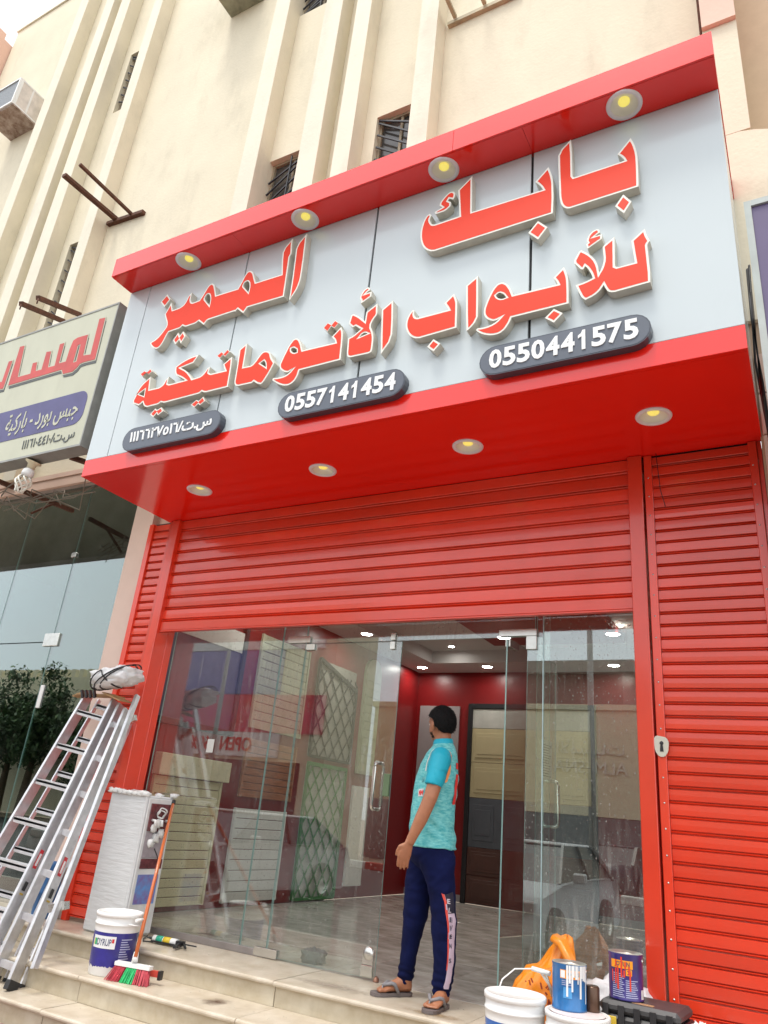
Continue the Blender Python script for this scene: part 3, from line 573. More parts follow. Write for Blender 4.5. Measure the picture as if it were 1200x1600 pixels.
part('floor_patch', steel, sf, lambda b: patch(b, -3.62, -3.42, .005, .06))
# left leaf (closed)
dl = empty('glass_door_leaf', (-3.46, 4.9, 0), 'closed left glass door leaf with steel pull handle', 'glass door')
pane('leaf', -3.515, -2.64, .012, 2.225, parent=dl)
part('top_patch', steel, dl, lambda b: patch(b, -3.70+.19, -3.48+.05, 2.175, 2.224))
part('top_corner_patch', steel, dl, lambda b: patch(b, -2.735, -2.695, 2.165, 2.224))
def handle(b, x, z0, z1, y, s):
    pts = [(x, y, z0)]
    for k in range(5): a = math.pi/2*k/4; pts.append((x, y+s*(.03+.025*math.sin(a)), z0-.0+.025*(1-math.cos(a))-.025+.0))
    pts = [(x, y, z0), (x, y+s*.035, z0), (x, y+s*.052, z0+.008), (x, y+s*.06, z0+.03), (x, y+s*.06, z1-.03), (x, y+s*.052, z1-.008), (x, y+s*.035, z1), (x, y, z1)]
    b.tube(pts, .0125, 10)
part('handle', steel, dl, lambda b: (handle(b, -2.745, 1.03, 1.34, YG-.001, -1), handle(b, -2.745, 1.03, 1.34, YG+.011, 1)))
part('lock_case', mat('lock_dark', (.15, .22, .12), .3), dl, lambda b: b.cbox(-2.695, -2.645, YG-.012, YG+.022, 1.12, 1.27, .003))
part('floor_lock', steel, dl, lambda b: (b.cbox(-2.74, -2.65, YG-.018, YG-.001, .02, .085, .003), b.lathe([(.001, .016), (.035, .014), (.042, 0)], (-2.695, YG-.002, .15), 20, 'y'), b.cbox(-2.737, -2.653, YG-.012, YG-.001, .086, .15, .003)))
part('floor_bolt', mat('copper_bolt', (.35, .18, .12), .4, metal=.6), dl, lambda b: b.lathe([(.018, 0), (.018, .02), (.010, .024), (.010, .03)], (-2.63, YG+.005, 0.001), 12))
tag(part('paper_note', mat('note_white', (.62, .62, .58), .7), dl.parent, lambda b: b.box(-4.385, -4.315, YG-.004, YG-.002, 1.345, 1.45), origin=(-4.35, 4.9, 1.345)), 'small square white sticker on the left fixed pane', 'sticker')
# right leaf, opened inwards about its pivot
dr = empty('glass_door_leaf', (-1.80, 4.905, 0), 'right glass door leaf standing open into the shop', 'glass door', rz=math.radians(84))
def leaf_local(b):
    x0, x1, z0, z1, t = 0, .87, .012, 2.225, .01
    b.m = 0; b.add([(x0,0,z0),(x1,0,z0),(x1,0,z1),(x0,0,z1)], [(0,1,2,3)]); b.add([(x0,t,z0),(x1,t,z0),(x1,t,z1),(x0,t,z1)], [(3,2,1,0)])
    b.m = 1
    for q in (((x0,0,z0),(x0,0,z1),(x0,t,z1),(x0,t,z0)), ((x1,0,z0),(x1,0,z1),(x1,t,z1),(x1,t,z0)), ((x0,0,z1),(x1,0,z1),(x1,t,z1),(x0,t,z1))): b.add(q, [(0,1,2,3)])
def loc_part(name, mats, parent, fn, **k):
    b = MB(); fn(b); o = b.build(name, mats, None, **k); o.parent = parent; return o
loc_part('leaf', [glassm, edgeg], dr, leaf_local)
loc_part('top_patch', steel, dr, lambda b: (b.cbox(.01, .16, -.014, -.001, 2.17, 2.224, .002), b.cbox(.01, .16, .011, .024, 2.17, 2.224, .002)))
loc_part('floor_patch', steel, dr, lambda b: (b.cbox(.01, .16, -.014, -.001, .012, .07, .002), b.cbox(.01, .16, .011, .024, .012, .07, .002)))
loc_part('handle', steel, dr, lambda b: (handle(b, .77, 1.03, 1.34, -.001, -1), handle(b, .77, 1.03, 1.34, .011, 1)))
notem = mat('note_white', (.62, .62, .58), .7)
def note(b):
    b.m = 0; b.box(.60, .78, -.004, -.001, 1.345, 1.62)
    b.m = 1
    for i in range(13): b.box(.62, .76-(i*7 % 4)*.012, -.0055, -.0045, 1.365+i*.018, 1.371+i*.018)
loc_part('paper_notice', [notem, mat('notice_ink', (.12, .12, .14), .7)], dr, note)
# ================================================================== SHOP INTERIOR
XL, XR, YB2 = -5.40, -.10, 10.7
inn = empty('shop_interior', (0, 0, 0), kind='structure')
part('left_wall', wallred, inn, lambda b: b.box(XL-.1, XL, 4.99, YB2+.1, 0, 3.45))
part('right_wall', wallred, inn, lambda b: b.box(XR, XR+.08, 4.91, YB2+.1, 0, 3.45))
part('rear_wall', wallred, inn, lambda b: b.box(XL, XR, YB2, YB2+.1, 0, 3.45))
part('front_header', ceilm, inn, lambda b: b.box(XL, XR, 4.93, 4.99, 2.91, 3.45))
part('skirting', wallgrey, inn, lambda b: b.box(XL+.001, XR-.001, YB2-.012, YB2-.001, .001, .09))
def ceil(b):
    z0, z1 = 3.18, 3.20
    b.box(XL, -4.85, 4.99, YB2, z0, 3.21); b.box(-.65, XR, 4.99, YB2, z0, 3.21)
    b.box(-4.85, -.65, 10.0, YB2, z0, 3.21); b.box(-4.85, -.65, 4.99, 5.9, z0, 3.21)
part('ceiling_border', ceilm, inn, ceil)
part('ceiling_recess', ceilm, inn, lambda b: (b.box(-4.85, -.65, 5.9, 10.0, 3.36, 3.40), b.box(-4.86, -4.85, 5.9, 10, 3.211, 3.36), b.box(-.65, -.64, 5.9, 10, 3.211, 3.36), b.box(-4.85, -.65, 10.0, 10.01, 3.211, 3.36), b.box(-4.85, -.65, 5.89, 5.9, 3.211, 3.36)))
part('ceiling_feature', mat('ceiling_red', (.20, .008, .010), .5), inn, lambda b: b.box(-3.62, -1.9, 7.0, 9.35, 3.26, 3.359))
part('floor_bed', grout, inn, lambda b: b.box(XL, XR, 4.912, YB2, -.04, -.004))
fl = empty('shop_floor', (0, 0, 0), kind='structure')
b = MB(); b.cbox(0, .597, 0, .597, -.012, 0, .0015); t0 = b.build('tile', floorm, fl); k = 0
for i in range(9):
    for j in range(10):
        x, y = XL+.05+i*.6, 4.915+j*.6
        if x+.597 > XR or y+.597 > YB2+.3: continue
        if y+.597 > YB2: continue
        o = t0 if k == 0 else t0.copy()
        if k: C.objects.link(o)
        o.location = (x, y, 0); k += 1
lampw = mat('lamp_glow', (1, 1, 1), .4, emit=((1, .97, .90), 72))
lampring = mat('lamp_ring_white', (.8, .8, .8), .4)
li = 0
spots = [(-5.15, 10.28, 3.18, .09), (-4.08, 10.28, 3.18, .09), (-3.32, 8.9, 3.26, .10), (-4.42, 9.72, 3.36, .05), (-3.0, 7.45, 3.26, .10), (-4.95, 8.2, 3.18, .09),
         (-1.95, 8.9, 3.26, .10), (-1.55, 8.0, 3.36, .09), (-2.25, 10.28, 3.18, .09), (-.95, 10.28, 3.18, .09), (-4.0, 5.4, 3.18, .09), (-1.4, 5.4, 3.18, .09), (-4.95, 6.4, 3.18, .09)]
names = ['rear left corner of the ceiling border', 'rear border, right above the man and the grey panel', 'red ceiling rectangle, rear left', 'ceiling recess, small, left of the red rectangle', 'red ceiling rectangle, front centre', 'left border, midway along the shutter samples',
         'red ceiling rectangle, rear right', 'ceiling recess at the right, seen through the side pane', 'rear border above the sample garage door', 'rear right corner of the ceiling border', 'front border left, just behind the glass', 'front border right, just behind the glass', 'left border, near the front sample']
for (x, y, z, r), nm in zip(spots, names):
    d = empty('ceiling_spotlight', (x, y, z-.001), 'round lit spotlight in the '+nm, 'spotlight', 'lit ceiling spotlights inside the shop')
    part('rim', lampring, d, lambda b: b.lathe([(r*.8, 0), (r*.85, -.008), (r, -.004), (r, 0)], (x, y, z-.001), 20))
    part('bulb_disc', lampw, d, lambda b: b.lathe([(r*.8, -.003), (.001, -.004)], (x, y, z-.001), 20))
# ---- rear wall: grey panel and sample garage door
tag(part('wall_panel', wallgrey, None, lambda b: b.cbox(-5.33, -4.66, YB2-.03, YB2-.001, .095, 2.66, .003), origin=(-5, YB2, .1)), 'plain grey flush panel on the rear wall behind the man', 'panel')
def sectional(name, label, P, w, h, secs, frame, grp='sample doors displayed in the shop', framew=.07, depth=.04):
    """secs: list of (height fraction, material, [n raised fields]) bottom to top; P maps (u, d, z)->world"""
    e = empty(name, P(w/2, 0, 0), label, 'sample door', grp)
    def bx(b, u0, u1, d0, d1, z0, z1): 
        a, c = P(u0, d0, z0), P(u1, d1, z1); b.cbox(min(a[0], c[0]), max(a[0], c[0]), min(a[1], c[1]), max(a[1], c[1]), z0, z1, .003)
    if frame:
        part('frame', frame, e, lambda b: (bx(b, 0, framew, 0, depth+.02, 0, h), bx(b, w-framew, w, 0, depth+.02, 0, h), bx(b, framew, w-framew, 0, depth+.02, h-framew, h)))
        u0, u1, zt = framew+.001, w-framew-.001, h-framew
    else: u0, u1, zt = 0, w, h
    z = .01
    for fr, m, nf in secs:
        hh = (zt-.012)*fr
        s_ = part('section', m, e, lambda b: bx(b, u0, u1, .004, depth, z+.003, z+hh-.003))
        if nf:
            pw = (u1-u0)/nf
            for i in range(nf):
                part('field', m, s_, lambda b: (bx(b, u0+i*pw+.06, u0+(i+1)*pw-.06, depth+.0005, depth+.012, z+hh*.14, z+hh*.86),
                                                 bx(b, u0+i*pw+.10, u0+(i+1)*pw-.10, depth+.0125, depth+.018, z+hh*.24, z+hh*.76)))
        z += hh
    return e
beige = mat('door_beige', (.44, .38, .22), .45, var=.03); slate = mat('door_slate', (.075, .085, .10), .4); brownd = mat('door_brown', (.075, .030, .022), .4); whited = mat('door_pale', (.40, .40, .36), .45)
rearP = lambda u, d, z: (-4.50+u, YB2-.002-d, z)
sectional('sample_garage_door', 'black framed sample garage door in stacked cream, slate and brown sections on the rear wall', rearP, 1.9, 2.70,
          [(.135, brownd, 3), (.135, brownd, 3), (.25, slate, 4), (.185, beige, 2), (.185, beige, 2), (.11, whited, 0)], mat('door_frame_black', (.012, .012, .014), .4))
rearP2 = lambda u, d, z: (-2.85+u, YB2-.002-d, z)
def rolls(name, label, P, w, h, m, p=.09, z0=0, frame=None, grp='roller shutter samples on the shop walls'):
    e = empty(name, P(w/2, 0, z0), label, 'shutter sample', grp)
    n = int(h/p)
    for i in range(n):
        a, c = P(.03, .008, 0), P(w-.03, .026, 0)
        b = MB(); b.cbox(min(a[0], c[0]), max(a[0], c[0]), min(a[1], c[1]), max(a[1], c[1]), z0+i*p+.003, z0+(i+1)*p-.003, .005); b.build('slat', m, e)
    fr = frame or m
    for u0, u1 in ((0, .029), (w-.029, w)):
        a, c = P(u0, 0, 0), P(u1, .035, 0)
        b = MB(); b.cbox(min(a[0], c[0]), max(a[0], c[0]), min(a[1], c[1]), max(a[1], c[1]), z0, z0+n*p, .003); b.build('guide', fr, e)
    return e
# ---- left wall samples
lw = lambda y0: (lambda u, d, z: (XL+.002+d, y0+u, z))
ivory = mat('shutter_ivory', (.66, .60, .38), .45, var=.03); whites = mat('shutter_white', (.70, .70, .66), .4, var=.03)
rolls('shutter_sample', 'ivory slatted shutter sample with a wide top box, low on the left wall', lw(5.36), .97, 1.12, ivory, .08, .04)
part('top_box', mat('top_box_ivory', (.68, .62, .42), .5), bpy.data.objects['shutter_sample'], lambda b: b.cbox(XL+.002, XL+.10, 5.34, 6.35, 1.165, 1.36, .006))
rolls('shutter_sample', 'white slatted shutter sample low on the left wall behind the door joint', lw(6.60), .92, .92, whites, .10, .04)
rolls('shutter_sample', 'wood brown shutter sample at mid height on the left wall', lw(6.62), .95, .66, mat('shutter_wood', (.34, .12, .05), .45, var=.25, stretch=(1, 1, 8)), .075, 1.05)
rolls('shutter_sample', 'tall grey green shutter sample high on the left wall', lw(6.62), .98, 1.10, mat('shutter_greygreen', (.48, .50, .36), .5), .095, 1.76)
def grille(name, label, y0, w, z0, h, m, cut=0, back=None):
    e = empty(name, (XL, y0+w/2, z0), label, 'grille', 'folding security grille samples')
    x = XL+.03
    if back: part('backing', back, e, lambda b: b.box(XL+.001, XL+.008, y0, y0+w, z0, z0+h))
    part('frame', m, e, lambda b: (b.bar((x, y0, z0), (x, y0, z0+h), .03, .03), b.bar((x, y0+w, z0), (x, y0+w, z0+h-cut), .03, .03), b.bar((x, y0, z0), (x, y0+w, z0), .03, .03), b.bar((x, y0, z0+h), (x, y0+w, z0+h-cut), .045, .045)))
    n = 4.5; st = w/n
    for sgn in (1, -1):
        k = -10
        while k < 30:
            # line z = z0 + k*st*1.25 + sgn*(u)*1.4
            zb = z0+k*st*1.35; pts = []
            for u in (0, w):
                pts.append((u, zb+sgn*u*1.35))
            (ua, za), (ub, zb2) = pts
            if abs(zb2-za) < 1e-6: k += 1; continue
            def clip(u): return za+(zb2-za)*(u/w)
            us = [0, w]
            t0 = (z0-za)/(zb2-za)*w; t1 = (z0+h-cut*.5-za)/(zb2-za)*w
            lo, hi = sorted((t0, t1)); a, c = max(0, lo), min(w, hi)
            if c-a > .04: part('lattice_bar', m, e, lambda b: b.bar((x+.008*sgn, y0+a, clip(a)), (x+.008*sgn, y0+c, clip(c)), .022, .006, (1, 0, 0)))
            k += 1
    return e
grille('grille_sample', 'dark grey lattice grille sample with slanted top high on the left wall', 7.83, .95, 1.60, 1.18, mat('grille_grey', (.02, .022, .02), .5), cut=.25, back=mat('grille_back', (.34, .33, .29), .7))
grille('grille_sample', 'green framed lattice grille sample low on the left wall', 7.84, .88, .03, 1.48, mat('grille_green', (.008, .16, .02), .4), back=mat('grille_back2', (.42, .45, .40), .6))
e = empty('arched_door_sample', (XL, 9.2, 1.5), 'narrow pale arched shutter sample high near the left rear corner', 'sample door', 'sample doors displayed in the shop')
def arch(b):
    pts = [(0, 0), (.42, 0), (.42, 1.35)]+[(.21+.21*math.cos(math.pi*i/12), 1.35+.21*math.sin(math.pi*i/12)) for i in range(1, 12)]+[(0, 1.35)]
    n = len(pts); vs = [(XL+.05, 8.98+u, 1.5+z) for u, z in pts]+[(XL+.002, 8.98+u, 1.5+z) for u, z in pts]
    b.add(vs, [tuple(range(n))]+[(i, (i+1) % n, n+(i+1) % n, n+i) for i in range(n)])
part('arch_panel', mat('arch_green', (.40, .44, .30), .5), e, arch)
for i in range(12): part('slat', mat('arch_green', (.40, .44, .30)), e, lambda b: b.cbox(XL+.051, XL+.06, 9.0, 9.38, 1.53+i*.11, 1.63+i*.11, .003))
tag(part('white_board', whites, None, lambda b: b.cbox(XL+.002, XL+.04, 8.95, 9.36, .14, 1.34, .004), origin=(XL, 9.1, .14)), 'plain white board leaning low near the left rear corner', 'board')
# black frame by the front; street reflection put in as violet and white
e = empty('framed_reflection', (XL, 5.6, 1.9), 'black framed panel with the street reflection put in as violet and white by the front of the left wall', 'sample door', 'sample doors displayed in the shop')
part('frame', black, e, lambda b: (b.cbox(XL+.002, XL+.05, 5.02, 5.08, 1.62, 2.86, .003), b.cbox(XL+.002, XL+.05, 5.081, 6.30, 1.62, 1.68, .003), b.cbox(XL+.002, XL+.05, 6.301, 6.36, 1.62, 2.86, .003)))
part('reflected_violet', mat('reflection_violet_grey', (.10, .085, .13), .35), e, lambda b: b.box(XL+.003, XL+.02, 5.081, 6.30, 1.681, 2.5))
part('reflected_white_band', whites, e, lambda b: b.box(XL+.003, XL+.03, 5.081, 6.30, 2.501, 2.72))

# ================================================================== LEFT NEIGHBOUR SHOP
lf = empty('neighbour_shopfront', (-8, 4.85, 0), 'greenish tinted glass shopfront of the neighbouring shop at far left', 'shopfront')
for x0, x1, z0, z1 in ((-6.62, -5.67, .03, 4.07), (-7.56, -6.63, 2.32, 4.07), (-7.56, -6.63, .03, 2.31), (-8.6, -7.57, .03, 4.07), (-9.7, -8.61, .03, 4.07), (-10.8, -9.71, .03, 4.07)):
    pane('pane', x0, x1, z0, z1, y=4.85, parent=lf, m=glassl)
part('patch_fitting', steel, lf, lambda b: b.cbox(-6.74, -6.52, 4.83, 4.849, 2.27, 2.40, .003))
part('patch_fitting', steel, lf, lambda b: b.cbox(-6.66, -6.59, 4.83, 4.849, 3.22, 3.27, .003))
part('handle_plate', whitepl, lf, lambda b: b.cbox(-6.60, -6.55, 4.835, 4.849, 1.66, 1.88, .003))
part('top_rail', mat('rail_pink', (.45, .38, .34), .6), lf, lambda b: b.box(-11, -5.67, 4.80, 4.86, 4.071, 4.079))
part('base_rail', steel, lf, lambda b: b.box(-11, -5.67, 4.84, 4.87, .001, .029))
li2 = empty('neighbour_interior', (-8, 6, 0), kind='structure')
dki = mat('dim_interior', (.10, .105, .10), .8)
part('side_wall', dki, li2, lambda b: (b.box(-5.61, -5.51, 4.985, 9, 0, 4.18), b.box(-11.1, -11.0, 4.93, 9, 0, 4.18)))
part('rear_wall', dki, li2, lambda b: b.box(-11, -5.61, 8.9, 9.0, 0, 4.18))
part('floor', dki, li2, lambda b: b.box(-11, -5.61, 4.93, 8.9, -.05, 0))
part('ceiling', dki, li2, lambda b: b.box(-11, -5.61, 4.93, 8.9, 4.1, 4.18))
tag(part('display_column', mat('purple_column', (.10, .075, .16), .5), None, lambda b: (b.box(-6.02, -5.68, 4.98, 5.25, .001, 2.52), b.box(-6.12, -5.64, 4.95, 5.3, 2.521, 2.62)), origin=(-5.9, 5.1, 0)), 'dark purple column just inside the neighbouring shop glass beside the pink pilaster', 'column')
tag(part('blue_barrel', mat('blue_plastic', (.01, .10, .28), .4), None, lambda b: b.lathe([(.001, 0), (.085, 0), (.09, .03), (.085, .17), (.093, .18), (.085, .19), (.085, .38), (.07, .40), (.001, .41)], (-5.52, 4.60, .001), 24), origin=(-5.52, 4.60, 0)), 'small blue plastic drum on the porch behind the ladder legs', 'drum')
# ---- neighbour's sign
ns = empty('neighbour_sign', (-7, 3.7, 3.71), 'weathered cream neighbouring sign with red Arabic title and violet band', 'sign')
signc = mat('old_sign_cream', (.50, .50, .38), .45, var=.05, scale=3, stretch=(1, 1, .3), grime=.22, gscale=2.5)
greyf = mat('old_sign_frame', (.30, .30, .28), .5, metal=.3, grime=.2)
part('face', signc, ns, lambda b: b.box(-13.2, -5.275, 3.62, 3.64, 3.725, 5.215))
part('frame', greyf, ns, lambda b: (b.box(-13.22, -5.26, 3.615, 3.77, 5.216, 5.235), b.box(-13.22, -5.26, 3.615, 3.77, 3.705, 3.724), b.box(-5.274, -5.26, 3.615, 3.77, 3.725, 5.215), b.box(-13.2, -5.275, 3.641, 3.768, 3.726, 5.214)))
violet = mat('sign_violet', (.085, .078, .20), .5, var=.12, scale=5)
def vb(b):
    x0, x1, z0, z1 = -9.5, -5.345, 3.945, 4.295; r = .11; pts = [(x0, z0)]
    pts += [(x1-r+r*math.sin(a), z0+r-r*math.cos(a)) for a in [math.pi/2*i/6 for i in range(7)]]
    pts += [(x1-r+r*math.cos(a), z1-r+r*math.sin(a)) for a in [math.pi/2*i/6 for i in range(7)]]
    pts += [(x0, z1)]; b.poly(pts, [], 3.617, 3.6195)
part('violet_band', violet, ns, vb)
lred = mat('sign_old_red', (.52, .06, .05), .5, var=.12, scale=6); lsh = mat('sign_shadow_grey', (.10, .11, .11), .6)
for L in NLETTERS:
    sh = [[(p[0]+.022, p[1]-.04) for p in l] for l in L]
    part('title_shadow', lsh, ns, lambda b: b.poly(sh[0], sh[1:], 3.6165, 3.6195))
    part('title_outline', signc, ns, lambda b: b.poly(inset(L[0], -.012), [inset(h, .010) for h in L[1:]], 3.615, 3.6163))
    part('title_letter', lred, ns, lambda b: b.poly(L[0], L[1:], 3.6125, 3.6145))
text_mb('\ufe94\ufef4\ufedb\ufead\ufe8e\ufe91 - \ufea9\ufead\ufeee\ufe91 \ufeb2\ufe92\ufe9f', -6.45, 3.985, height=.25, width=1.02, y=3.6135, ext=.003, off=.012).build('band_text', signc, ns)
text_mb('\u0661\u0661\u0661\u0666\u0661\u0660\u0664\u0664\u0661\u0660/\ufe95.\ufeb1', -6.10, 3.775, height=.125, width=.72, y=3.615, ext=.003, off=.008).build('registration_text', lsh, ns)
# bulb under it
bl = empty('spiral_bulb', (-6.0, 3.70, 3.7), 'white spiral energy saving bulb hanging below the neighbouring sign', 'bulb')
bd = Vector((-.10, 0, -.30)).normalized(); bp0 = Vector((-5.98, 3.70, 3.70))
rotb = Vector((0, 0, -1)).rotation_difference(bd).to_matrix()
def tube_lathe(b, prof):
    k = len(b.v); b.lathe([(r, -z) for r, z in prof], (0, 0, 0), 20)
    for i in range(k, len(b.v)): b.v[i] = tuple(bp0+rotb @ Vector(b.v[i]))
part('holder', mat('bulb_holder', (.72, .66, .46), .5), bl, lambda b: tube_lathe(b, [(.075, 0), (.07, .015), (.04, .03), (.035, .07), (.001, .07)]))
part('bulb_base', whitepl, bl, lambda b: tube_lathe(b, [(.03, .071), (.05, .09), (.055, .12), (.05, .15), (.001, .15)]))
def spiral(b):
    for s in range(6):
        pts = []
        for i in range(12):
            t = i/11; a = s*math.pi/3+t*2.6; r = .035+.035*math.sin(math.pi*min(1, t*1.25)**.8); r = max(r, .012)
            pts.append(bp0+rotb @ Vector((r*math.cos(a), r*math.sin(a), -.15-t*.16)))
        b.tube(pts, .009, 6)
part('spiral_tube', mat('bulb_glass', (.75, .74, .66), .25), bl, spiral)
def wires(b):
    random.seed(11)
    for i in range(7):
        x0 = -7.4+random.random()*.6; pts = [Vector((x0+t*.25*(1+.4*i)*.5, 4.0+.35*random.random(), 3.62+.10*math.sin(t*2.1+i)-.05*random.random())) for t in range(5)]
        b.tube(pts, .006, 5)
    b.tube([(-6.02, 3.72, 3.68), (-6.3, 3.8, 3.60), (-6.6, 3.9, 3.62), (-7.0, 4.1, 3.66)], .007, 6)
tag(part('loose_cables', mat('cable_grey', (.22, .19, .15), .6), None, wires, origin=(-6.9, 4.0, 3.6)), 'tangle of thin cables under the neighbouring sign', 'cables')
for i, (a, c_, lb) in enumerate((((-5.62, 3.8, 3.74), (-5.25, 4.74, 3.76), 'short rusty angle bracket under the right end of the old sign'), ((-6.75, 3.8, 3.69), (-6.70, 4.74, 3.72), 'rusty angle bracket under the old sign left of the spiral bulb'))):
    tag(part('sign_bracket', rust, None, lambda b: (b.bar(a, c_, .04, .04), b.bar((c_[0], c_[1]-.25, c_[2]-.02), (a[0]+.1, a[1]+.45, a[2]-.2 if i else a[2]-.05), .02, .02)), origin=a), lb, 'bracket', 'rusty wall brackets')
# projecting steel brackets on the facade
br = empty('wall_bracket', (-7.5, Yb, 8.3), 'rusty two armed steel bracket sticking out of the cream wall above the old sign', 'bracket', 'rusty wall brackets')
part('base_bar', rust, br, lambda b: b.bar((-7.86, Yb-.03, 8.30), (-7.14, Yb-.03, 8.24), .06, .05))
part('arm', rust, br, lambda b: b.bar((-7.68, Yb-.03, 8.31), (-7.68, 4.0, 8.27), .07, .045))
part('arm', rust, br, lambda b: b.bar((-7.36, Yb-.03, 8.27), (-7.40, 4.0, 8.33), .04, .035))
for (a, c_, w) in (((-7.47, 3.9, 6.085), (-7.70, 4.6, 6.39), 'lower'), ((-7.164, 3.9, 6.075), (-7.403, 4.6, 6.406), 'upper')):
    tag(part('steel_arm', rust, None, lambda b: (b.bar(a, c_, .05, .05), b.tube([(a[0]+.02, a[1], a[2]-.02), (a[0]+.02, a[1], a[2]-.09)], .008, 6)), origin=a), 'rusty steel arm rising behind the old sign top edge, %s of the pair' % w, 'bracket', 'rusty wall brackets')
# AC units
def ac(name, x0, x1, y0, y1, z0, z1, label, body):
    a = empty(name, ((x0+x1)/2, (y0+y1)/2, z0), label, 'air conditioner', 'window air conditioners on the facade')
    part('casing', body, a, lambda b: b.cbox(x0, x1, y0+.03, y1, z0, z1, .01))
    part('side_frame', whitepl, a, lambda b: (b.box(x1, x1+.006, y0+.03, y0+.07, z0, z1), b.box(x1, x1+.006, (y0+y1)/2-.01, (y0+y1)/2+.02, z0+.04, z1-.04), b.box(x1, x1+.006, y0+.071, y1-.01, z1-.035, z1), b.box(x1, x1+.006, y0+.071, y1-.01, z0, z0+.035)))
    part('condenser_grille', mat('ac_fins', (.20, .21, .22), .5, metal=.5, var=.3, scale=40), a, lambda b: b.box(x0+.03, x1-.03, y0+.015, y0+.029, z0+.04, z1-.03))
    part('front_rim', whitepl, a, lambda b: (b.box(x0, x1, y0, y0+.029, z0, z0+.039), b.box(x0, x1, y0, y0+.029, z1-.03, z1), b.box(x0, x0+.03, y0, y0+.029, z0+.04, z1-.031), b.box(x1-.03, x1, y0, y0+.029, z0+.04, z1-.031)))
    part('base_tray', mat('tray_worn', (.55, .46, .40), .7, col2=(.20, .11, .07), scale=9) if z0 < 11.75 else mat('tray_green', (.30, .31, .22), .7, var=.3), a, lambda b: b.box(x0-.01, x1+.01, y0+.03, y1, z0-.03, z0-.002))
ac('air_conditioner', -11.55, -10.83, 4.40, 4.93, 11.72, 12.33, 'white window air conditioner with worn underside at the upper left edge', mat('ac_white', (.66, .60, .54), .5, var=.15, scale=6, grime=.35, gscale=5))
ac('air_conditioner', -6.40, -5.80, 4.30, 4.93, 11.80, 12.3, 'greenish metal air conditioner tray cut off by the top edge', mat('ac_green', (.30, .32, .22), .6, var=.2, grime=.4))
ab = empty('ac_bracket', (-2.3, Yb, 9.25), 'bare cream painted angle iron air conditioner bracket at the top right of the facade', 'bracket')
acm = mat('bracket_cream', (.42, .36, .24), .7, var=.25)
part('wall_bar', acm, ab, lambda b: b.bar((-2.70, Yb-.025, 9.24), (-1.85, Yb-.025, 9.24), .05, .05))
for x in (-2.60, -2.25): part('arm', acm, ab, lambda b: b.bar((x, Yb-.06, 9.27), (x, 4.25, 9.27), .04, .04))

# ---- purple sign on the right
ps = empty('purple_sign', (1, 3.75, 2.63), 'grey framed purple sign board cut off by the right edge', 'sign')
part('board', mat('purple_board', (.115, .085, .18), .35, var=.06), ps, lambda b: b.box(.028, 2.6, 3.705, 3.74, 2.68, 4.38))
part('frame', mat('frame_greygreen', (.42, .46, .44), .5, grime=.2), ps, lambda b: (b.box(-.008, .027, 3.69, 3.80, 2.63, 4.42), b.box(.028, 2.6, 3.69, 3.80, 4.381, 4.42), b.box(.028, 2.6, 3.69, 3.80, 2.63, 2.679)))
def cab(b):
    b.tube([(-.03, 4.2, 4.35), (-.035, 4.1, 3.9), (-.03, 4.15, 3.5), (-.02, 4.2, 3.1)], .012, 6)
    b.tube([(-.02, 4.1, 4.3), (-.05, 4.25, 3.7), (-.03, 4.3, 3.3)], .007, 6)
tag(part('black_cable', black, None, cab, origin=(-.03, 4.2, 4.3)), 'black cable hanging in the gap between the two signs', 'cable')
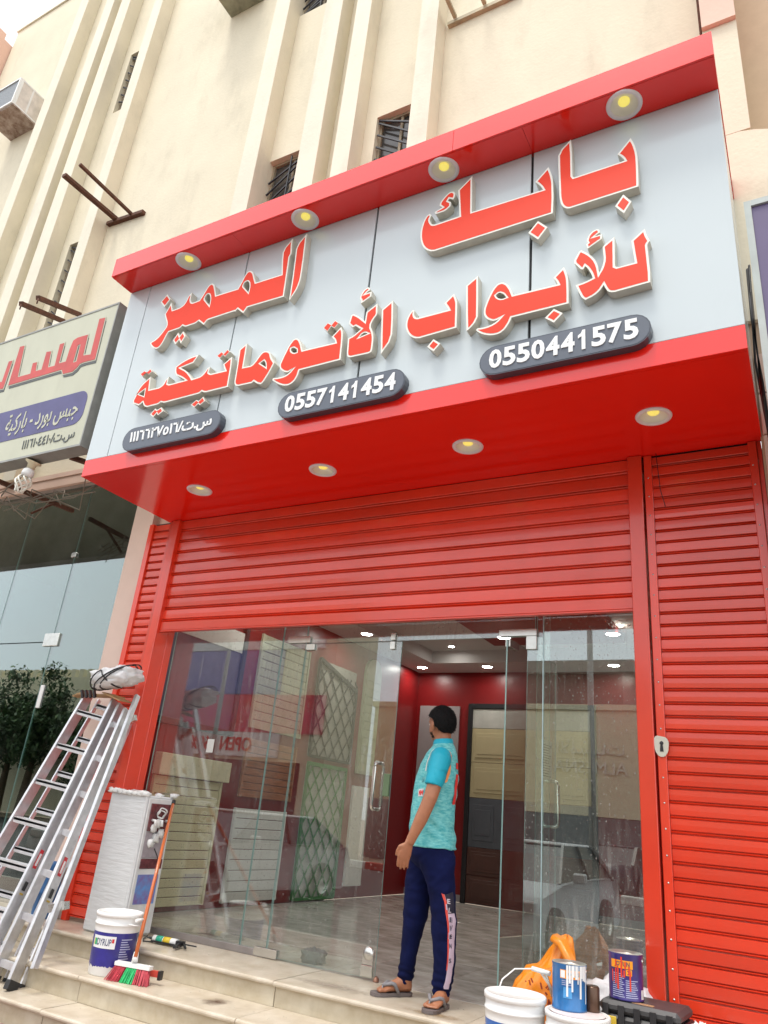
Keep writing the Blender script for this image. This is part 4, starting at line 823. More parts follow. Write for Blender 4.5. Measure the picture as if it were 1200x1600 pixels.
# ================================================================== LADDERS AND THINGS LEFT OF THE DOOR
def V3(*a): return Vector(a)
def ladder(name, label, LT, LB, RT_, RB, n, parent_loc, rung_front=True, second=None, treadw=.07, sticker=True):
    e = empty(name, parent_loc, label, 'ladder', 'aluminium ladders leaning at the left')
    LT, LB, RT_, RB = map(Vector, (LT, LB, RT_, RB))
    def frame(LT, LB, RT_, RB, w, d, n, tw, th, off=0, m=alum):
        nrm = ((RT_-LT).cross(LB-LT)).normalized()
        if nrm.y > 0: nrm = -nrm                       # towards the street
        for a, c in ((LT, LB), (RT_, RB)):
            def rail(b):
                up = nrm; dr = (c-a).normalized(); x = dr.cross(up).normalized()
                b.bar(a, c, w*.3, d, up)
                b.bar(a+x*w*.32+up*(d/2-.004), c+x*w*.32+up*(d/2-.004), w*.5, .007, up); b.bar(a+x*w*.32-up*(d/2-.004), c+x*w*.32-up*(d/2-.004), w*.5, .007, up)
            r = part('rail', m, e, rail)
            part('rubber_foot', rubber, r, lambda b: b.bar(c-(c-a).normalized()*.05, c+(c-a).normalized()*.004, w*1.1, d*1.12, nrm))
        for i in range(n):
            t = (i+.55)/n+off; a, c = LT.lerp(LB, t), RT_.lerp(RB, t)
            part('tread', alum2, e, lambda b: (b.bar(a+(c-a)*.03, c-(c-a)*.03, tw, th, (0, 0, 1)), b.bar(a+(c-a)*.03+V3(0, -tw/2+.003, -.012), c-(c-a)*.03+V3(0, -tw/2+.003, -.016), .006, .036)))
        return nrm
    nrm = frame(LT, LB, RT_, RB, .034, .088, n, treadw, .022)
    sh = -nrm*.11; k = .06
    frame(LT.lerp(RT_, k)+sh, LB.lerp(RB, k)+sh, RT_.lerp(LT, k)+sh, RB.lerp(LB, k)+sh, .02, .035, n, .03, .02, off=-.4/n, m=alum2)
    if sticker:
        # red warning label and maker's sticker on the side of the right rail
        dr = (RB-RT_).normalized(); x = dr.cross(nrm).normalized()
        if x.x < 0: x = -x
        for (t, m, ln, wd) in ((.62, mat('label_red', (.60, .03, .04), .5), .13, .034), (.622, mat('label_white', (.75, .74, .72), .5), .085, .020), (.71, mat('label_black', (.03, .03, .03), .5), .06, .03), (.735, mat('label_gold', (.5, .35, .05), .5), .012, .032)):
            p = RT_.lerp(RB, t)+x*(.0095 if ln < .1 else .009)
            part('rail_label', m, e, lambda b: b.bar(p-dr*ln/2, p+dr*ln/2, .0022 if ln < .1 else .0012, wd, nrm))
    return e
la = ladder('stepladder', 'aluminium stepladder with broad treads leaning leftmost, carrying the wrapped bundle', (-5.49, 4.53, 1.75), (-5.635, 3.83, -.285), (-5.15, 4.53, 1.69), (-5.08, 3.83, -.285), 7, (-5.35, 3.83, -.29), treadw=.075)
lb_ = ladder('stepladder', 'second aluminium ladder leaning close to the red slatted panel', (-5.10, 4.56, 1.66), (-5.02, 3.90, -.285), (-5.02, 4.56, 1.62), (-4.79, 3.875, -.285), 7, (-4.9, 3.88, -.29), treadw=.03)
part('outer_rail', alum, lb_, lambda b: (b.bar((-4.93, 4.55, 1.74), (-4.635, 3.90, -.14), .02, .045, (0, -1, .3)), b.bar((-4.93, 4.53, 1.74), (-4.635, 3.88, -.14), .03, .006, (0, -1, .3))))
part('bracket', steel, lb_, lambda b: b.bar((-4.80, 4.06, .18), (-4.66, 4.07, .22), .05, .05))
part('bracket', steel, lb_, lambda b: b.bar((-5.02, 4.55, 1.50), (-4.90, 4.55, 1.56), .03, .05))
part('top_cap', mat('cardboard', (.40, .25, .12), .8, var=.2), la, lambda b: (b.bar((-5.54, 4.50, 1.73), (-5.10, 4.50, 1.72), .15, .012, (0, 0, 1)), b.bar((-5.2, 4.48, 1.74), (-5.0, 4.50, 1.68), .16, .01, (.3, 0, 1)), b.bar((-5.60, 4.47, 1.71), (-5.52, 4.5, 1.75), .1, .01)))
part('rubber_pad', black, la, lambda b: [b.bar((-5.46+.05*i, 4.41, 1.755), (-5.43+.05*i, 4.41, 1.695), .02, .02) for i in range(4)] and None)
def blob(c, rx, ry, rz, seed, amp, rot=None, n=28, m=18, f=3.0, power=.75):
    vs = []; fs = []
    for i in range(m+1):
        ph = math.pi*i/m-math.pi/2
        for k in range(n):
            t = 2*math.pi*k/n; d = Vector((math.cos(ph)*math.cos(t), math.cos(ph)*math.sin(t), math.sin(ph)))
            d = Vector([math.copysign(abs(q)**power, q) for q in d])
            r = 1+amp*noise.noise(d*f+Vector((seed, 0, 0)))+amp*.5*noise.noise(d*f*2.7+Vector((0, seed, 0)))
            p = Vector((d.x*rx*r, d.y*ry*r, d.z*rz*r))
            if rot is not None: p = rot @ p
            vs.append(Vector(c)+p)
    for i in range(m):
        for k in range(n): fs.append((i*n+k, i*n+(k+1) % n, (i+1)*n+(k+1) % n, (i+1)*n+k))
    return vs, fs
bund = empty('wrapped_bundle', (-5.15, 4.42, 1.80), 'white plastic wrapped bundle tied with black cord on top of the ladders', 'bundle')
rb_ = Matrix.Rotation(math.radians(-8), 3, 'Y') @ Matrix.Rotation(math.radians(10), 3, 'Z')
part('wrapping', mat('plastic_wrap_white', (.72, .72, .72), .3, var=.06, bump=.4, bscale=18), bund, lambda b: b.add(*blob((-5.07, 4.40, 1.86), .225, .13, .078, 4.2, .22, rb_, 40, 24, 2.6), smooth=True))
def cord(b):
    for x, tilt in ((-.12, .12), (-.03, -.10), (.05, .28), (.0, .30)):
        pts = []
        for i in range(17):
            a = 2*math.pi*i/16; p = Vector((x+tilt*math.sin(a)*.6, .136*math.cos(a), .083*math.sin(a)))
            pts.append(Vector((-5.07, 4.40, 1.86))+rb_ @ p)
        b.tube(pts, .006, 6, caps=False)
part('cord', black, bund, cord)
# ---- wrapped water dispenser
wd = empty('water_dispenser', (-4.73, 4.65, 0), 'white water dispenser wrapped in plastic film standing beside the red shutter', 'water dispenser')
CX0, CX1, CY0, CY1 = -4.94, -4.54, 4.50, 4.80
part('cabinet', mat('film_white', (.60, .61, .61), .3, var=.05, bump=.5, bscale=9, stretch=(1, 1, 6), coat=.3), wd, lambda b: b.cbox(CX0, CX1, CY0, CY1, .002, .975, .012))
wine = mat('dispenser_wine', (.13, .035, .04), .25, var=.5, scale=22, coat=.4)
fx = CX1+.001
part('front_panel', mat('dispenser_white', (.66, .66, .65), .3, coat=.3), wd, lambda b: b.cbox(fx, fx+.012, CY0+.02, CY1-.01, .02, .955, .004))
part('tap_panel', wine, wd, lambda b: b.cbox(fx+.013, fx+.022, CY0+.045, CY1-.03, .72, .92, .003))
part('tap_recess', mat('dispenser_grey', (.33, .29, .31), .3, var=.2, scale=15, coat=.5), wd, lambda b: b.cbox(fx+.013, fx+.017, CY0+.045, CY1-.03, .535, .715, .002))
part('lower_trim', wine, wd, lambda b: b.cbox(fx+.013, fx+.022, CY0+.045, CY1-.03, .46, .53, .003))
part('printed_leaflet', mat('leaflet', (.22, .10, .28), .4, col2=(.10, .30, .62), var=.4, scale=14), wd, lambda b: b.box(fx+.013, fx+.015, CY0+.05, CY1-.04, .22, .42))
for i in range(3): part('tap', whitepl, wd, lambda b: (b.tube([(fx+.02, 4.58+.07*i, .80), (fx+.055, 4.58+.07*i, .80), (fx+.06, 4.58+.07*i, .76)], .011, 8)))
filmm = mat('loose_film', (.72, .72, .70), .15, var=.05, bump=.6, bscale=14)
def film(b):
    random.seed(5)
    for i in range(16):
        t = i/15; x = CX0+.0+(CX1-CX0)*t; 
        b.add(*blob((x, CY0+.01+.28*random.random()*(i % 2), .978+.012*random.random()), .035, .03, .018, i, .5, None, 10, 7), smooth=True)
    for i in range(5): b.add(*blob((fx+.03, 4.6+.04*(i % 3), .64+.035*i), .018, .03, .03, i+3, .6, None, 12, 8), smooth=True)
tag(part('loose_film', filmm, wd, film), kind='stuff')
def ringtube(b, c, r, rr, axis=0):
    pts = []
    for i in range(19):
        a = 2*math.pi*i/18; pts.append((c[0]+.01*math.sin(3*a), c[1]+r*math.cos(a), c[2]+r*math.sin(a)*.8))
    b.tube(pts, rr, 6, caps=False)
part('coiled_hose', filmm, wd, lambda b: (ringtube(b, (fx+.03, 4.66, .855), .045, .006), ringtube(b, (fx+.035, 4.65, .845), .035, .005)))
part('power_cord', black, wd, lambda b: b.tube([(fx+.02, 4.66, .60), (fx+.025, 4.70, .55), (fx+.02, 4.73, .50), (fx+.02, 4.74, .45)], .0035, 6))
part('plug_cable', black, wd, lambda b: b.tube([(-4.50, 4.74, .01), (-4.42, 4.62, .008), (-4.36, 4.56, .008), (-4.30, 4.60, .008)], .005, 6))

def paintbucket(name, label, x, y, z, r, h, bodym, lidded=True, band=None, grp=None, handle_side=1):
    e = empty(name, (x, y, z), label, 'bucket', grp)
    rb0 = r*.88; H = h
    def wall(b):
        b.lathe([(.001, 0), (rb0*.97, 0), (rb0, .006), (rb0+(r-rb0)*.62, H*.70), (r*.965, H*.735), (r*.97, H*.80), (r, H*.805), (r, H*.83), (r*.97, H*.835), (r*.975, H*.93)], (x, y, z), 48)
    part('tub', bodym, e, wall)
    if lidded: part('lid', whitepl, e, lambda b: b.lathe([(r*.975, H*.931), (r*1.02, H*.933), (r*1.025, H*.985), (r*1.0, H), (r*.93, H), (r*.92, H*.982), (.001, H*.980)], (x, y, z), 48))
    return e
# bucket with blue print
bx, by, bz, brad, bh = -4.27, 4.20, -.139, .152, .365
blue = mat('label_blue', (.022, .020, .20), .35, var=.25, scale=9, coat=.3)
dy = paintbucket('paint_bucket', 'big white and blue paint bucket with closed lid beside the broom on the step', bx, by, bz, brad, bh, whitepl, grp='paint containers')
def wrap(name, m, a0, a1, z0, z1, e, cx, cy, cz, rfun, off=.0008, zz=None, n=24, t=None):
    """sheet wrapped round a tub; zz(a) lowers the bottom edge"""
    b = MB(); vs = []
    for i in range(n+1):
        a = a0+(a1-a0)*i/n
        zb = z0+(zz(a) if zz else 0)
        for z_ in (zb, (zb+z1)/2, z1): r_ = rfun(z_)+off; vs.append((cx+r_*math.cos(a), cy+r_*math.sin(a), cz+z_))
    b.add(vs, [(3*i+j, 3*i+3+j, 3*i+4+j, 3*i+1+j) for i in range(n) for j in (0, 1)], True)
    return b.build(name, m, e, fixn=False)
rf = lambda z_: brad*.88+(brad-brad*.88)*.62*min(1, z_/(bh*.70))
camang = math.atan2(-by, -bx)
wrap('printed_sleeve', blue, 0, 2*math.pi, .055, .252, dy, bx, by, bz, rf, .001, zz=lambda a: .016*noise.noise(Vector((a*9, 0, 1)))+.012*noise.noise(Vector((a*26, 0, 5))), n=120)
wrap('white_label', mat('print_white', (.74, .76, .76), .4, var=.02), camang-1.15, camang+.05, .160, .232, dy, bx, by, bz, rf, .002)
def wraptext(txt, m, name, e, a_mid, z0, height, width, cx, cy, cz, rfun, off=.003, bold=.01):
    b = text_mb(txt, 0, 0, height=height, width=width, y=0, ext=0, off=bold)
    nv = []
    for (x_, y_, z_) in b.v:
        rr = rfun(z0+z_)+off; a = a_mid+(x_-width/2)/rr
        nv.append((cx+rr*math.cos(a), cy+rr*math.sin(a), cz+z0+z_))
    b.v = nv; return b.build(name, m, e, fixn=False)
inkm = mat('ink_navy', (.03, .04, .12), .5)
wraptext('DYRUP', inkm, 'brand_text', dy, camang-.50, .176, .040, .105, bx, by, bz, rf)
wrap('green_square', mat('print_green', (.03, .38, .18), .4), camang-1.02, camang-.88, .176, .214, dy, bx, by, bz, rf, .003, n=4)
wrap('yellow_square', mat('print_yellow', (.65, .55, .05), .4), camang-1.09, camang-1.025, .176, .214, dy, bx, by, bz, rf, .003, n=4)
wrap('red_flower', mat('print_red', (.6, .03, .04), .4), camang-.12, camang-.02, .195, .218, dy, bx, by, bz, rf, .003, n=5)
for i in range(9): wrap('fine_print', mat('print_pale', (.40, .42, .60), .5), camang+.30, camang+.30+.55-(i*5 % 4)*.08, .10+i*.014, .106+i*.014, dy, bx, by, bz, rf, .002, n=8)
part('bail_handle', whitepl, dy, lambda b: (b.tube([(bx+.14, by+.06, bz+.30), (bx+.185, by+.02, bz+.30), (bx+.19, by-.03, bz+.305), (bx+.15, by-.06, bz+.31)], .004, 6), b.tube([(bx+.178, by+.045, bz+.335), (bx+.187, by-.03, bz+.335)], .011, 8)))
# ---- broom
bm_ = empty('broom', (-4.02, 4.12, -.14), 'red and green bristle broom with orange handle leaning on the dispenser', 'broom')
hc = V3(-3.99, 4.13, -.045)
part('handle', mat('broom_orange', (.55, .13, .03), .3, var=.15, coat=.4), bm_, lambda b: (b.tube([hc+V3(0, 0, .045), (-4.44, 4.69, .93)], .0125, 12)))
part('handle_cap', black, bm_, lambda b: b.tube([(-4.44, 4.69, .925), (-4.449, 4.70, .955)], .015, 12))
bdir = V3(.97, .22, 0).normalized(); bn = V3(-.22, .97, 0)
part('socket', whitepl, bm_, lambda b: b.tube([hc+V3(0, 0, .02), hc+V3(-.018, .02, .07)], [.02, .016], 12))
part('head_block', whitepl, bm_, lambda b: b.bar(hc-bdir*.13, hc+bdir*.13, .045, .022))
bred, bgreen = mat('bristle_red', (.48, .05, .07), .6, var=.25, scale=30), mat('bristle_green', (.02, .40, .12), .6, var=.25, scale=30)
random.seed(9)
for nm, lo, hi, m in (('red_bristles', 0, .34, bred), ('green_bristles', .34, .66, bgreen), ('red_bristles', .66, 1, bred)):
    def br_(b):
        for i in range(int((hi-lo)*44)):
            for j in range(4):
                t = lo+(hi-lo)*(i+random.random())/((hi-lo)*44); u = (t-.5)*.25
                p = hc+bdir*u+bn*(-.015+.01*j)-V3(0, 0, .011)
                q = hc+bdir*(u*1.25)+bn*(-.03+.017*j)+V3(random.uniform(-.004, .004), random.uniform(-.006, .006)-.025, 0); q.z = -.138
                b.bar(p, q, .0045, .0045)
    tag(part(nm, m, bm_, br_), kind='stuff')
part('squeegee', mat('squeegee_red', (.55, .07, .05), .4), bm_, lambda b: b.bar(hc-bdir*.155+bn*.05-V3(0, 0, .035), hc+bdir*.165+bn*.05-V3(0, 0, .035), .02, .035))
for q in (-.165, .175): part('squeegee_end', black, bm_, lambda b: b.bar(hc+bdir*(q-.01)+bn*.05-V3(0, 0, .04), hc+bdir*(q+.01)+bn*.05-V3(0, 0, .04), .035, .05))
# ---- caulking gun
cg = empty('caulking_gun', (-4.15, 4.62, .01), 'caulking gun with green and yellow cartridge lying on the porch beside the glass', 'caulking gun')
ga, gb = V3(-4.30, 4.60, .03), V3(-4.10, 4.63, .028); gd = (gb-ga).normalized()
part('cartridge', whitepl, cg, lambda b: b.tube([ga, gb], .024, 16))
part('green_print', mat('print_green2', (.02, .35, .22), .4), cg, lambda b: b.tube([ga+gd*.03, ga+gd*.085], .0247, 16))
part('yellow_print', mat('print_yellow2', (.70, .50, .03), .4), cg, lambda b: b.tube([ga+gd*.09, ga+gd*.15], .0247, 16))
part('nozzle', black, cg, lambda b: b.tube([ga-gd*.06, ga], [.004, .012], 8))
part('frame', black, cg, lambda b: (b.bar(ga+V3(0, -.027, -.012), gb+V3(0, -.027, -.012), .006, .012), b.bar(ga+V3(0, .027, -.012), gb+V3(0, .027, -.012), .006, .012), b.tube([gb, gb+gd*.16], .005, 6), b.bar(gb, gb+gd*.05+V3(0, 0, .0), .05, .03)))
part('grip', black, cg, lambda b: (b.bar(gb+gd*.03, gb+gd*.06+V3(.01, -.11, -.008), .022, .018), b.bar(gb+gd*.05, gb+gd*.12+V3(.01, -.07, -.008), .012, .012)))

# ================================================================== THINGS RIGHT OF THE DOOR
def openrim(name, label, x, y, z, r, h, grp):
    return paintbucket(name, label, x, y, z, r, h, whitepl, True, grp=grp)
b1 = openrim('paint_bucket', 'large white lidded tub with blue print, nearest the man of the paint tubs', -1.435, 4.155, -.139, .150, .372, 'paint containers')
rf1 = lambda z_: .150*.88+(.150*.12)*.62*min(1, z_/(.372*.70))
ca1 = math.atan2(-4.155, 1.435)
wrap('printed_sleeve', mat('label_mid_blue', (.02, .12, .42), .35, var=.2, coat=.3), 0, 2*math.pi, .03, .262, b1, -1.435, 4.155, -.139, rf1, .001, n=48)
wrap('navy_band', blue, ca1-.45, ca1+.5, .215, .262, b1, -1.435, 4.155, -.139, rf1, .002, n=16)
wrap('gold_band', mat('print_gold', (.42, .25, .06), .5), ca1+.5, ca1+1.3, .225, .262, b1, -1.435, 4.155, -.139, rf1, .002, n=16)
wraptext('Acrylic Paint', mat('print_white', (.74, .76, .76), .4), 'brand_text', b1, ca1-.35, .222, .026, .13, -1.435, 4.155, -.139, rf1, .003)
part('bail_handle', whitepl, b1, lambda b: (b.tube([(-1.565, 4.20, .155), (-1.55, 4.28, .26), (-1.50, 4.33, .31), (-1.40, 4.34, .325), (-1.33, 4.33, .32)], .004, 6), b.tube([(-1.41, 4.34, .325), (-1.31, 4.325, .318)], .012, 8)))
b2 = openrim('paint_bucket', 'round white tub under the dripping blue can', -1.125, 4.16, -.139, .150, .345, 'paint containers')
part('lid_spill', mat('spill_pinkish', (.72, .62, .60), .4), b2, lambda b: b.lathe([(.13, .3441), (.10, .3445), (.001, .3447)], (-1.125, 4.16, -.139), 24))
def can(name, label, x, y, z, r, h, m, grp):
    e = empty(name, (x, y, z), label, 'paint can', grp)
    part('body', m, e, lambda b: b.lathe([(.001, .002), (r*.96, .002), (r*1.0, 0), (r*1.01, .006), (r*.985, .010), (r*.985, h-.012), (r*1.01, h-.008), (r*1.01, h)], (x, y, z), 48))
    part('rim', mat('tin_rim', (.60, .58, .52), .3, metal=.8, var=.1), e, lambda b: b.lathe([(r*1.01, h+.0005), (r*.97, h+.002), (r*.93, h-.008), (r*.80, h-.010), (r*.78, h-.003), (r*.74, h-.012)], (x, y, z), 40))
    part('lid', mat('tin_lid', (.58, .56, .50), .4, metal=.4, var=.15, scale=12), e, lambda b: b.lathe([(r*.735, h-.010), (r*.70, h-.013), (.001, h-.013)], (x, y, z), 32))
    for s in (-1, 1): part('handle_ear', steel, e, lambda b: b.lathe([(.001, .010), (.008, .008), (.010, 0)], (x+s*r*.98*math.cos(.3), y-.0, z+h*.86), 10, 'y'))
    return e
cbx, cby, cbz, cr_, ch = -1.175, 4.20, .2065, .083, .195
cblue = mat('can_blue', (.015, .16, .42), .3, col2=(.01, .10, .28), scale=12, coat=.5)
c1 = can('paint_can', 'light blue paint can with white drips standing on the white tub', cbx, cby, cbz, cr_, ch, cblue, 'paint containers')
ca = math.atan2(-cby, -cbx)
rc = lambda z_: cr_*.985
orange_p = mat('print_orange', (.85, .32, .01), .4); pw = mat('print_white', (.74, .76, .76), .4)
wrap('yellow_band', orange_p, ca-.55, ca+.75, .135, .172, c1, cbx, cby, cbz, rc, .001, n=16)
wrap('logo_square', pw, ca-.52, ca-.25, .138, .169, c1, cbx, cby, cbz, rc, .0016, n=4)
wraptext('JOTUN', inkm, 'brand_text', c1, ca+.22, .141, .024, .062, cbx, cby, cbz, rc, .002, .02)
wrap('emblem', mat('print_sky', (.08, .30, .60), .4), ca-.35, ca+.15, .055, .10, c1, cbx, cby, cbz, rc, .001, n=8)
for i in range(3): wrap('fine_print', mat('print_pale', (.40, .42, .60), .5), ca-.45, ca+.15, .108+i*.008, .111+i*.008, c1, cbx, cby, cbz, rc, .001, n=8)
random.seed(21)
for i in range(11):
    a = ca-.1+i*.125+random.uniform(-.03, .03); ln = random.uniform(.05, .17); w_ = random.uniform(.03, .07)
    wrap('paint_drip', pw, a-w_, a+w_, ch-ln, ch-.002, c1, cbx, cby, cbz, rc, .0025, n=4)
tub = openrim('low_tub', 'low pinkish white tub under the black tool case', -.905, 4.44, .0, .15, .148, 'paint containers')
tub['category'] = 'tub'
cpx, cpy, cpz = -.945, 4.40, .2635
purp = mat('can_purple', (.05, .03, .22), .3, col2=(.02, .02, .12), scale=10, coat=.4)
c2 = can('paint_can', 'purple paint can with red spatter standing on the black tool case', cpx, cpy, cpz, cr_, .20, purp, 'paint containers')
ca2 = math.atan2(-cpy, -cpx); 
wrap('yellow_band', orange_p, ca2-.95, ca2+.42, .137, .172, c2, cpx, cpy, cpz, rc, .001, n=16)
wraptext('JOTUN', inkm, 'brand_text', c2, ca2-.22, .141, .026, .075, cpx, cpy, cpz, rc, .002, .02)
wrap('hazard_square', orange_p, ca2+.0, ca2+.36, .108, .134, c2, cpx, cpy, cpz, rc, .001, n=4)
wraptext('x', inkm, 'hazard_cross', c2, ca2+.18, .112, .018, .018, cpx, cpy, cpz, rc, .002, .03)
for i in range(12):
    wrap('fine_print', mat('print_pale', (.40, .42, .60), .5), ca2-.85, ca2-.10-(i*7 % 3)*.06, .015+i*.0088, .0185+i*.0088, c2, cpx, cpy, cpz, rc, .001, n=6)
    if i < 9: wrap('fine_print', mat('print_pale', (.40, .42, .60), .5), ca2-.02, ca2+.72-(i*5 % 4)*.06, .015+i*.0088, .0185+i*.0088, c2, cpx, cpy, cpz, rc, .001, n=6)
wrap('small_label', pw, ca2+1.0, ca2+1.35, .01, .05, c2, cpx, cpy, cpz, rc, .001, n=6)
spat = mat('spatter_red', (.70, .05, .02), .4)
random.seed(31)
for i in range(12):
    a = ca2-.85+random.random()*1.1; z_ = random.uniform(.12, .19); ln = random.uniform(.02, .10)
    wrap('red_spatter', spat, a-.04, a+.05, max(.02, z_-ln), z_, c2, cpx, cpy, cpz, rc, .0022, n=3, zz=lambda q: .006*noise.noise(Vector((q*40, 0, 0))))
# tool case
tcx = empty('tool_case', (-.82, 4.40, .15), 'black plastic tool case lying flat under the purple can', 'tool case')
tb = MB(); rz = Matrix.Rotation(math.radians(-4), 3, 'Z'); pvt = (-.86, 4.40, .2)
def cb(b, x0, x1, y0, y1, z0, z1, c):
    k = len(b.v); b.cbox(x0, x1, y0, y1, z0, z1, c)
    for i in range(k, len(b.v)): b.v[i] = tuple(Vector(pvt)+rz @ (Vector(b.v[i])-Vector(pvt)))
part('base', black, tcx, lambda b: cb(b, -1.06, -.66, 4.28, 4.58, .150, .205, .015))
part('lid', mat('case_lid', (.05, .05, .052), .45, var=.2, grime=.3, gscale=9), tcx, lambda b: cb(b, -1.05, -.67, 4.285, 4.575, .207, .2605, .018))
part('rib', black, tcx, lambda b: [cb(b, -1.03+.075*i, -1.0+.075*i, 4.272, 4.279, .155, .25, .002) for i in range(5)] and None)
part('lid_stain', mat('case_tan_stain', (.42, .24, .12), .6, var=.2), tcx, lambda b: cb(b, -.90, -.80, 4.32, 4.36, .261, .2622, .0005))
part('latch', mat('latch_yellow', (.6, .42, .04), .4), tcx, lambda b: cb(b, -1.0, -.96, 4.262, 4.271, .165, .20, .002))
# orange bag
bg_ = empty('orange_bag', (-1.45, 4.56, .0), 'bright orange plastic shopping bag slumped behind the paint tubs', 'bag')
orangeb = mat('bag_orange', (.85, .26, .01), .35, var=.12, scale=8, bump=.9, bscale=7, coat=.2)
def bagf(b):
    prof = [(0, .001), (.0, .17), (.06, .195), (.13, .19), (.22, .165), (.29, .12), (.35, .085), (.41, .060), (.455, .035), (.47, .004)]
    n = 96; vs = []; fs = []
    fine = []
    for (za, ra), (zb, rb2) in zip(prof, prof[1:]):
        for q in range(4): fine.append((za+(zb-za)*q/4, ra+(rb2-ra)*q/4))
    prof = fine+[prof[-1]]
    for i, (z_, r_) in enumerate(prof):
        for k in range(n):
            t = 2*math.pi*k/n
            rr = r_*(1+.16*noise.noise(Vector((math.cos(t)*2.0, math.sin(t)*2.0, z_*5)))+.09*noise.noise(Vector((math.cos(t)*5, math.sin(t)*5, z_*12)))+.05*math.sin(9*t+z_*20)*min(1, z_*4)-.10*abs(noise.noise(Vector((math.cos(t)*4+z_*3, math.sin(t)*4, z_*14+3))))-.06*abs(noise.noise(Vector((math.cos(t)*10, math.sin(t)*10-z_*6, z_*26)))))
            vs.append((-1.47+.17*z_/.47*(.6 if z_ < .3 else 1)+rr*math.cos(t), 4.60+rr*.62*math.sin(t), z_+.012*math.sin(3*t)*(z_ > .05)))
    for i in range(len(prof)-1):
        for k in range(n): fs.append((i*n+k, i*n+(k+1) % n, (i+1)*n+(k+1) % n, (i+1)*n+k))
    b.add(vs, fs, True)
part('bag_body', orangeb, bg_, bagf)
def strap(b):
    for w_ in (-.03, 0, .03):
        b.tube([(-1.36, 4.56+w_, .46), (-1.31, 4.55+w_, .44), (-1.26, 4.53+w_, .36), (-1.24, 4.52+w_, .25), (-1.30, 4.50+w_, .20)], [.02, .024, .022, .03, .03], 10)
part('bag_handle', orangeb, bg_, strap)
inkr = mat('bag_print', (.35, .05, .02), .5)
def scr(b):
    random.seed(2)
    for i in range(16):
        a = -math.pi/2+random.uniform(-.7, .5); z_ = random.uniform(.06, .26); r_ = .2
        x_, y_ = -1.44+r_*math.cos(a), 4.60+r_*.66*math.sin(a)
        b.bar((x_, y_, z_), (x_+random.uniform(-.03, .03), y_+.002, z_+random.uniform(-.03, .03)), .004, .008)
tag(part('bag_scribble', inkr, bg_, scr), kind='stuff')
tag(part('brush_pliers', steel, None, lambda b: (b.bar((-1.40, 4.44, .31), (-1.30, 4.44, .20), .02, .012), b.bar((-1.37, 4.44, .31), (-1.33, 4.44, .20), .012, .012), b.bar((-1.33, 4.44, .22), (-1.27, 4.44, .18), .03, .012)), origin=(-1.35, 4.44, .2)), 'small steel tool resting on the front of the orange bag', 'tool')
# white crumpled sheet behind, brown tin, cup
shv, shf = blob((-1.03, 4.63, .15), .20, .12, .15, 8.8, .28, None, 36, 20, 2.4)
tag(part('crumpled_sheet', mat('sheet_white', (.70, .70, .71), .7, var=.04, bump=.5, bscale=12), None, lambda b: b.add(shv, shf, smooth=True), origin=(-1.03, 4.62, 0)), 'crumpled white plastic sheet between the two paint cans against the glass', 'sheet')
tag(part('small_tin', mat('tin_brown', (.10, .055, .035), .3, metal=.5), None, lambda b: b.lathe([(.001, 0), (.033, 0), (.034, .004), (.034, .10), (.028, .108), (.001, .108)], (-1.075, 4.25, .2065), 20), origin=(-1.075, 4.25, .2065)), 'small brown tin on the white tub right of the blue can', 'tin')
cu = empty('crushed_cup', (-.60, 4.34, 0), 'crushed white paper cup in front of the right shutter panel', 'cup')
part('cup', whitepl, cu, lambda b: b.add(*blob((-.595, 4.36, .17), .045, .035, .055, 2.2, .5, None, 20, 14), smooth=True))
part('cup_base', mat('carton_white', (.7, .7, .68), .6), cu, lambda b: b.cbox(-.66, -.53, 4.31, 4.43, .001, .135, .004))
tag(part('hooked_wire', steel, None, lambda b: (b.tube([(-.335, 4.60, .02), (-.33, 4.60, .16), (-.315, 4.61, .27)], .0025, 5), b.bar((-.315, 4.61, .27), (-.25, 4.62, .26), .016, .016)), origin=(-.33, 4.6, 0)), 'thin bent wire with dark hook by the bottom right shutter slats', 'wire')
tag(part('dustpan_piece', black, None, lambda b: b.poly([(-1.70, .012), (-1.60, .016), (-1.585, .03), (-1.66, .034)], [], 4.36, 4.44), origin=(-1.65, 4.4, 0)), 'small dark offcut on the porch edge left of the white tub', 'offcut')
tag(part('grey_rag', mat('rag_grey', (.09, .11, .11), .9, var=.3), None, lambda b: b.add(*blob((-3.22, 5.05, .04), .09, .05, .05, 6.1, .5, None, 22, 14), smooth=True), origin=(-3.22, 5.05, 0)), 'small dark grey rag heap just inside the left glass leaf', 'rag')

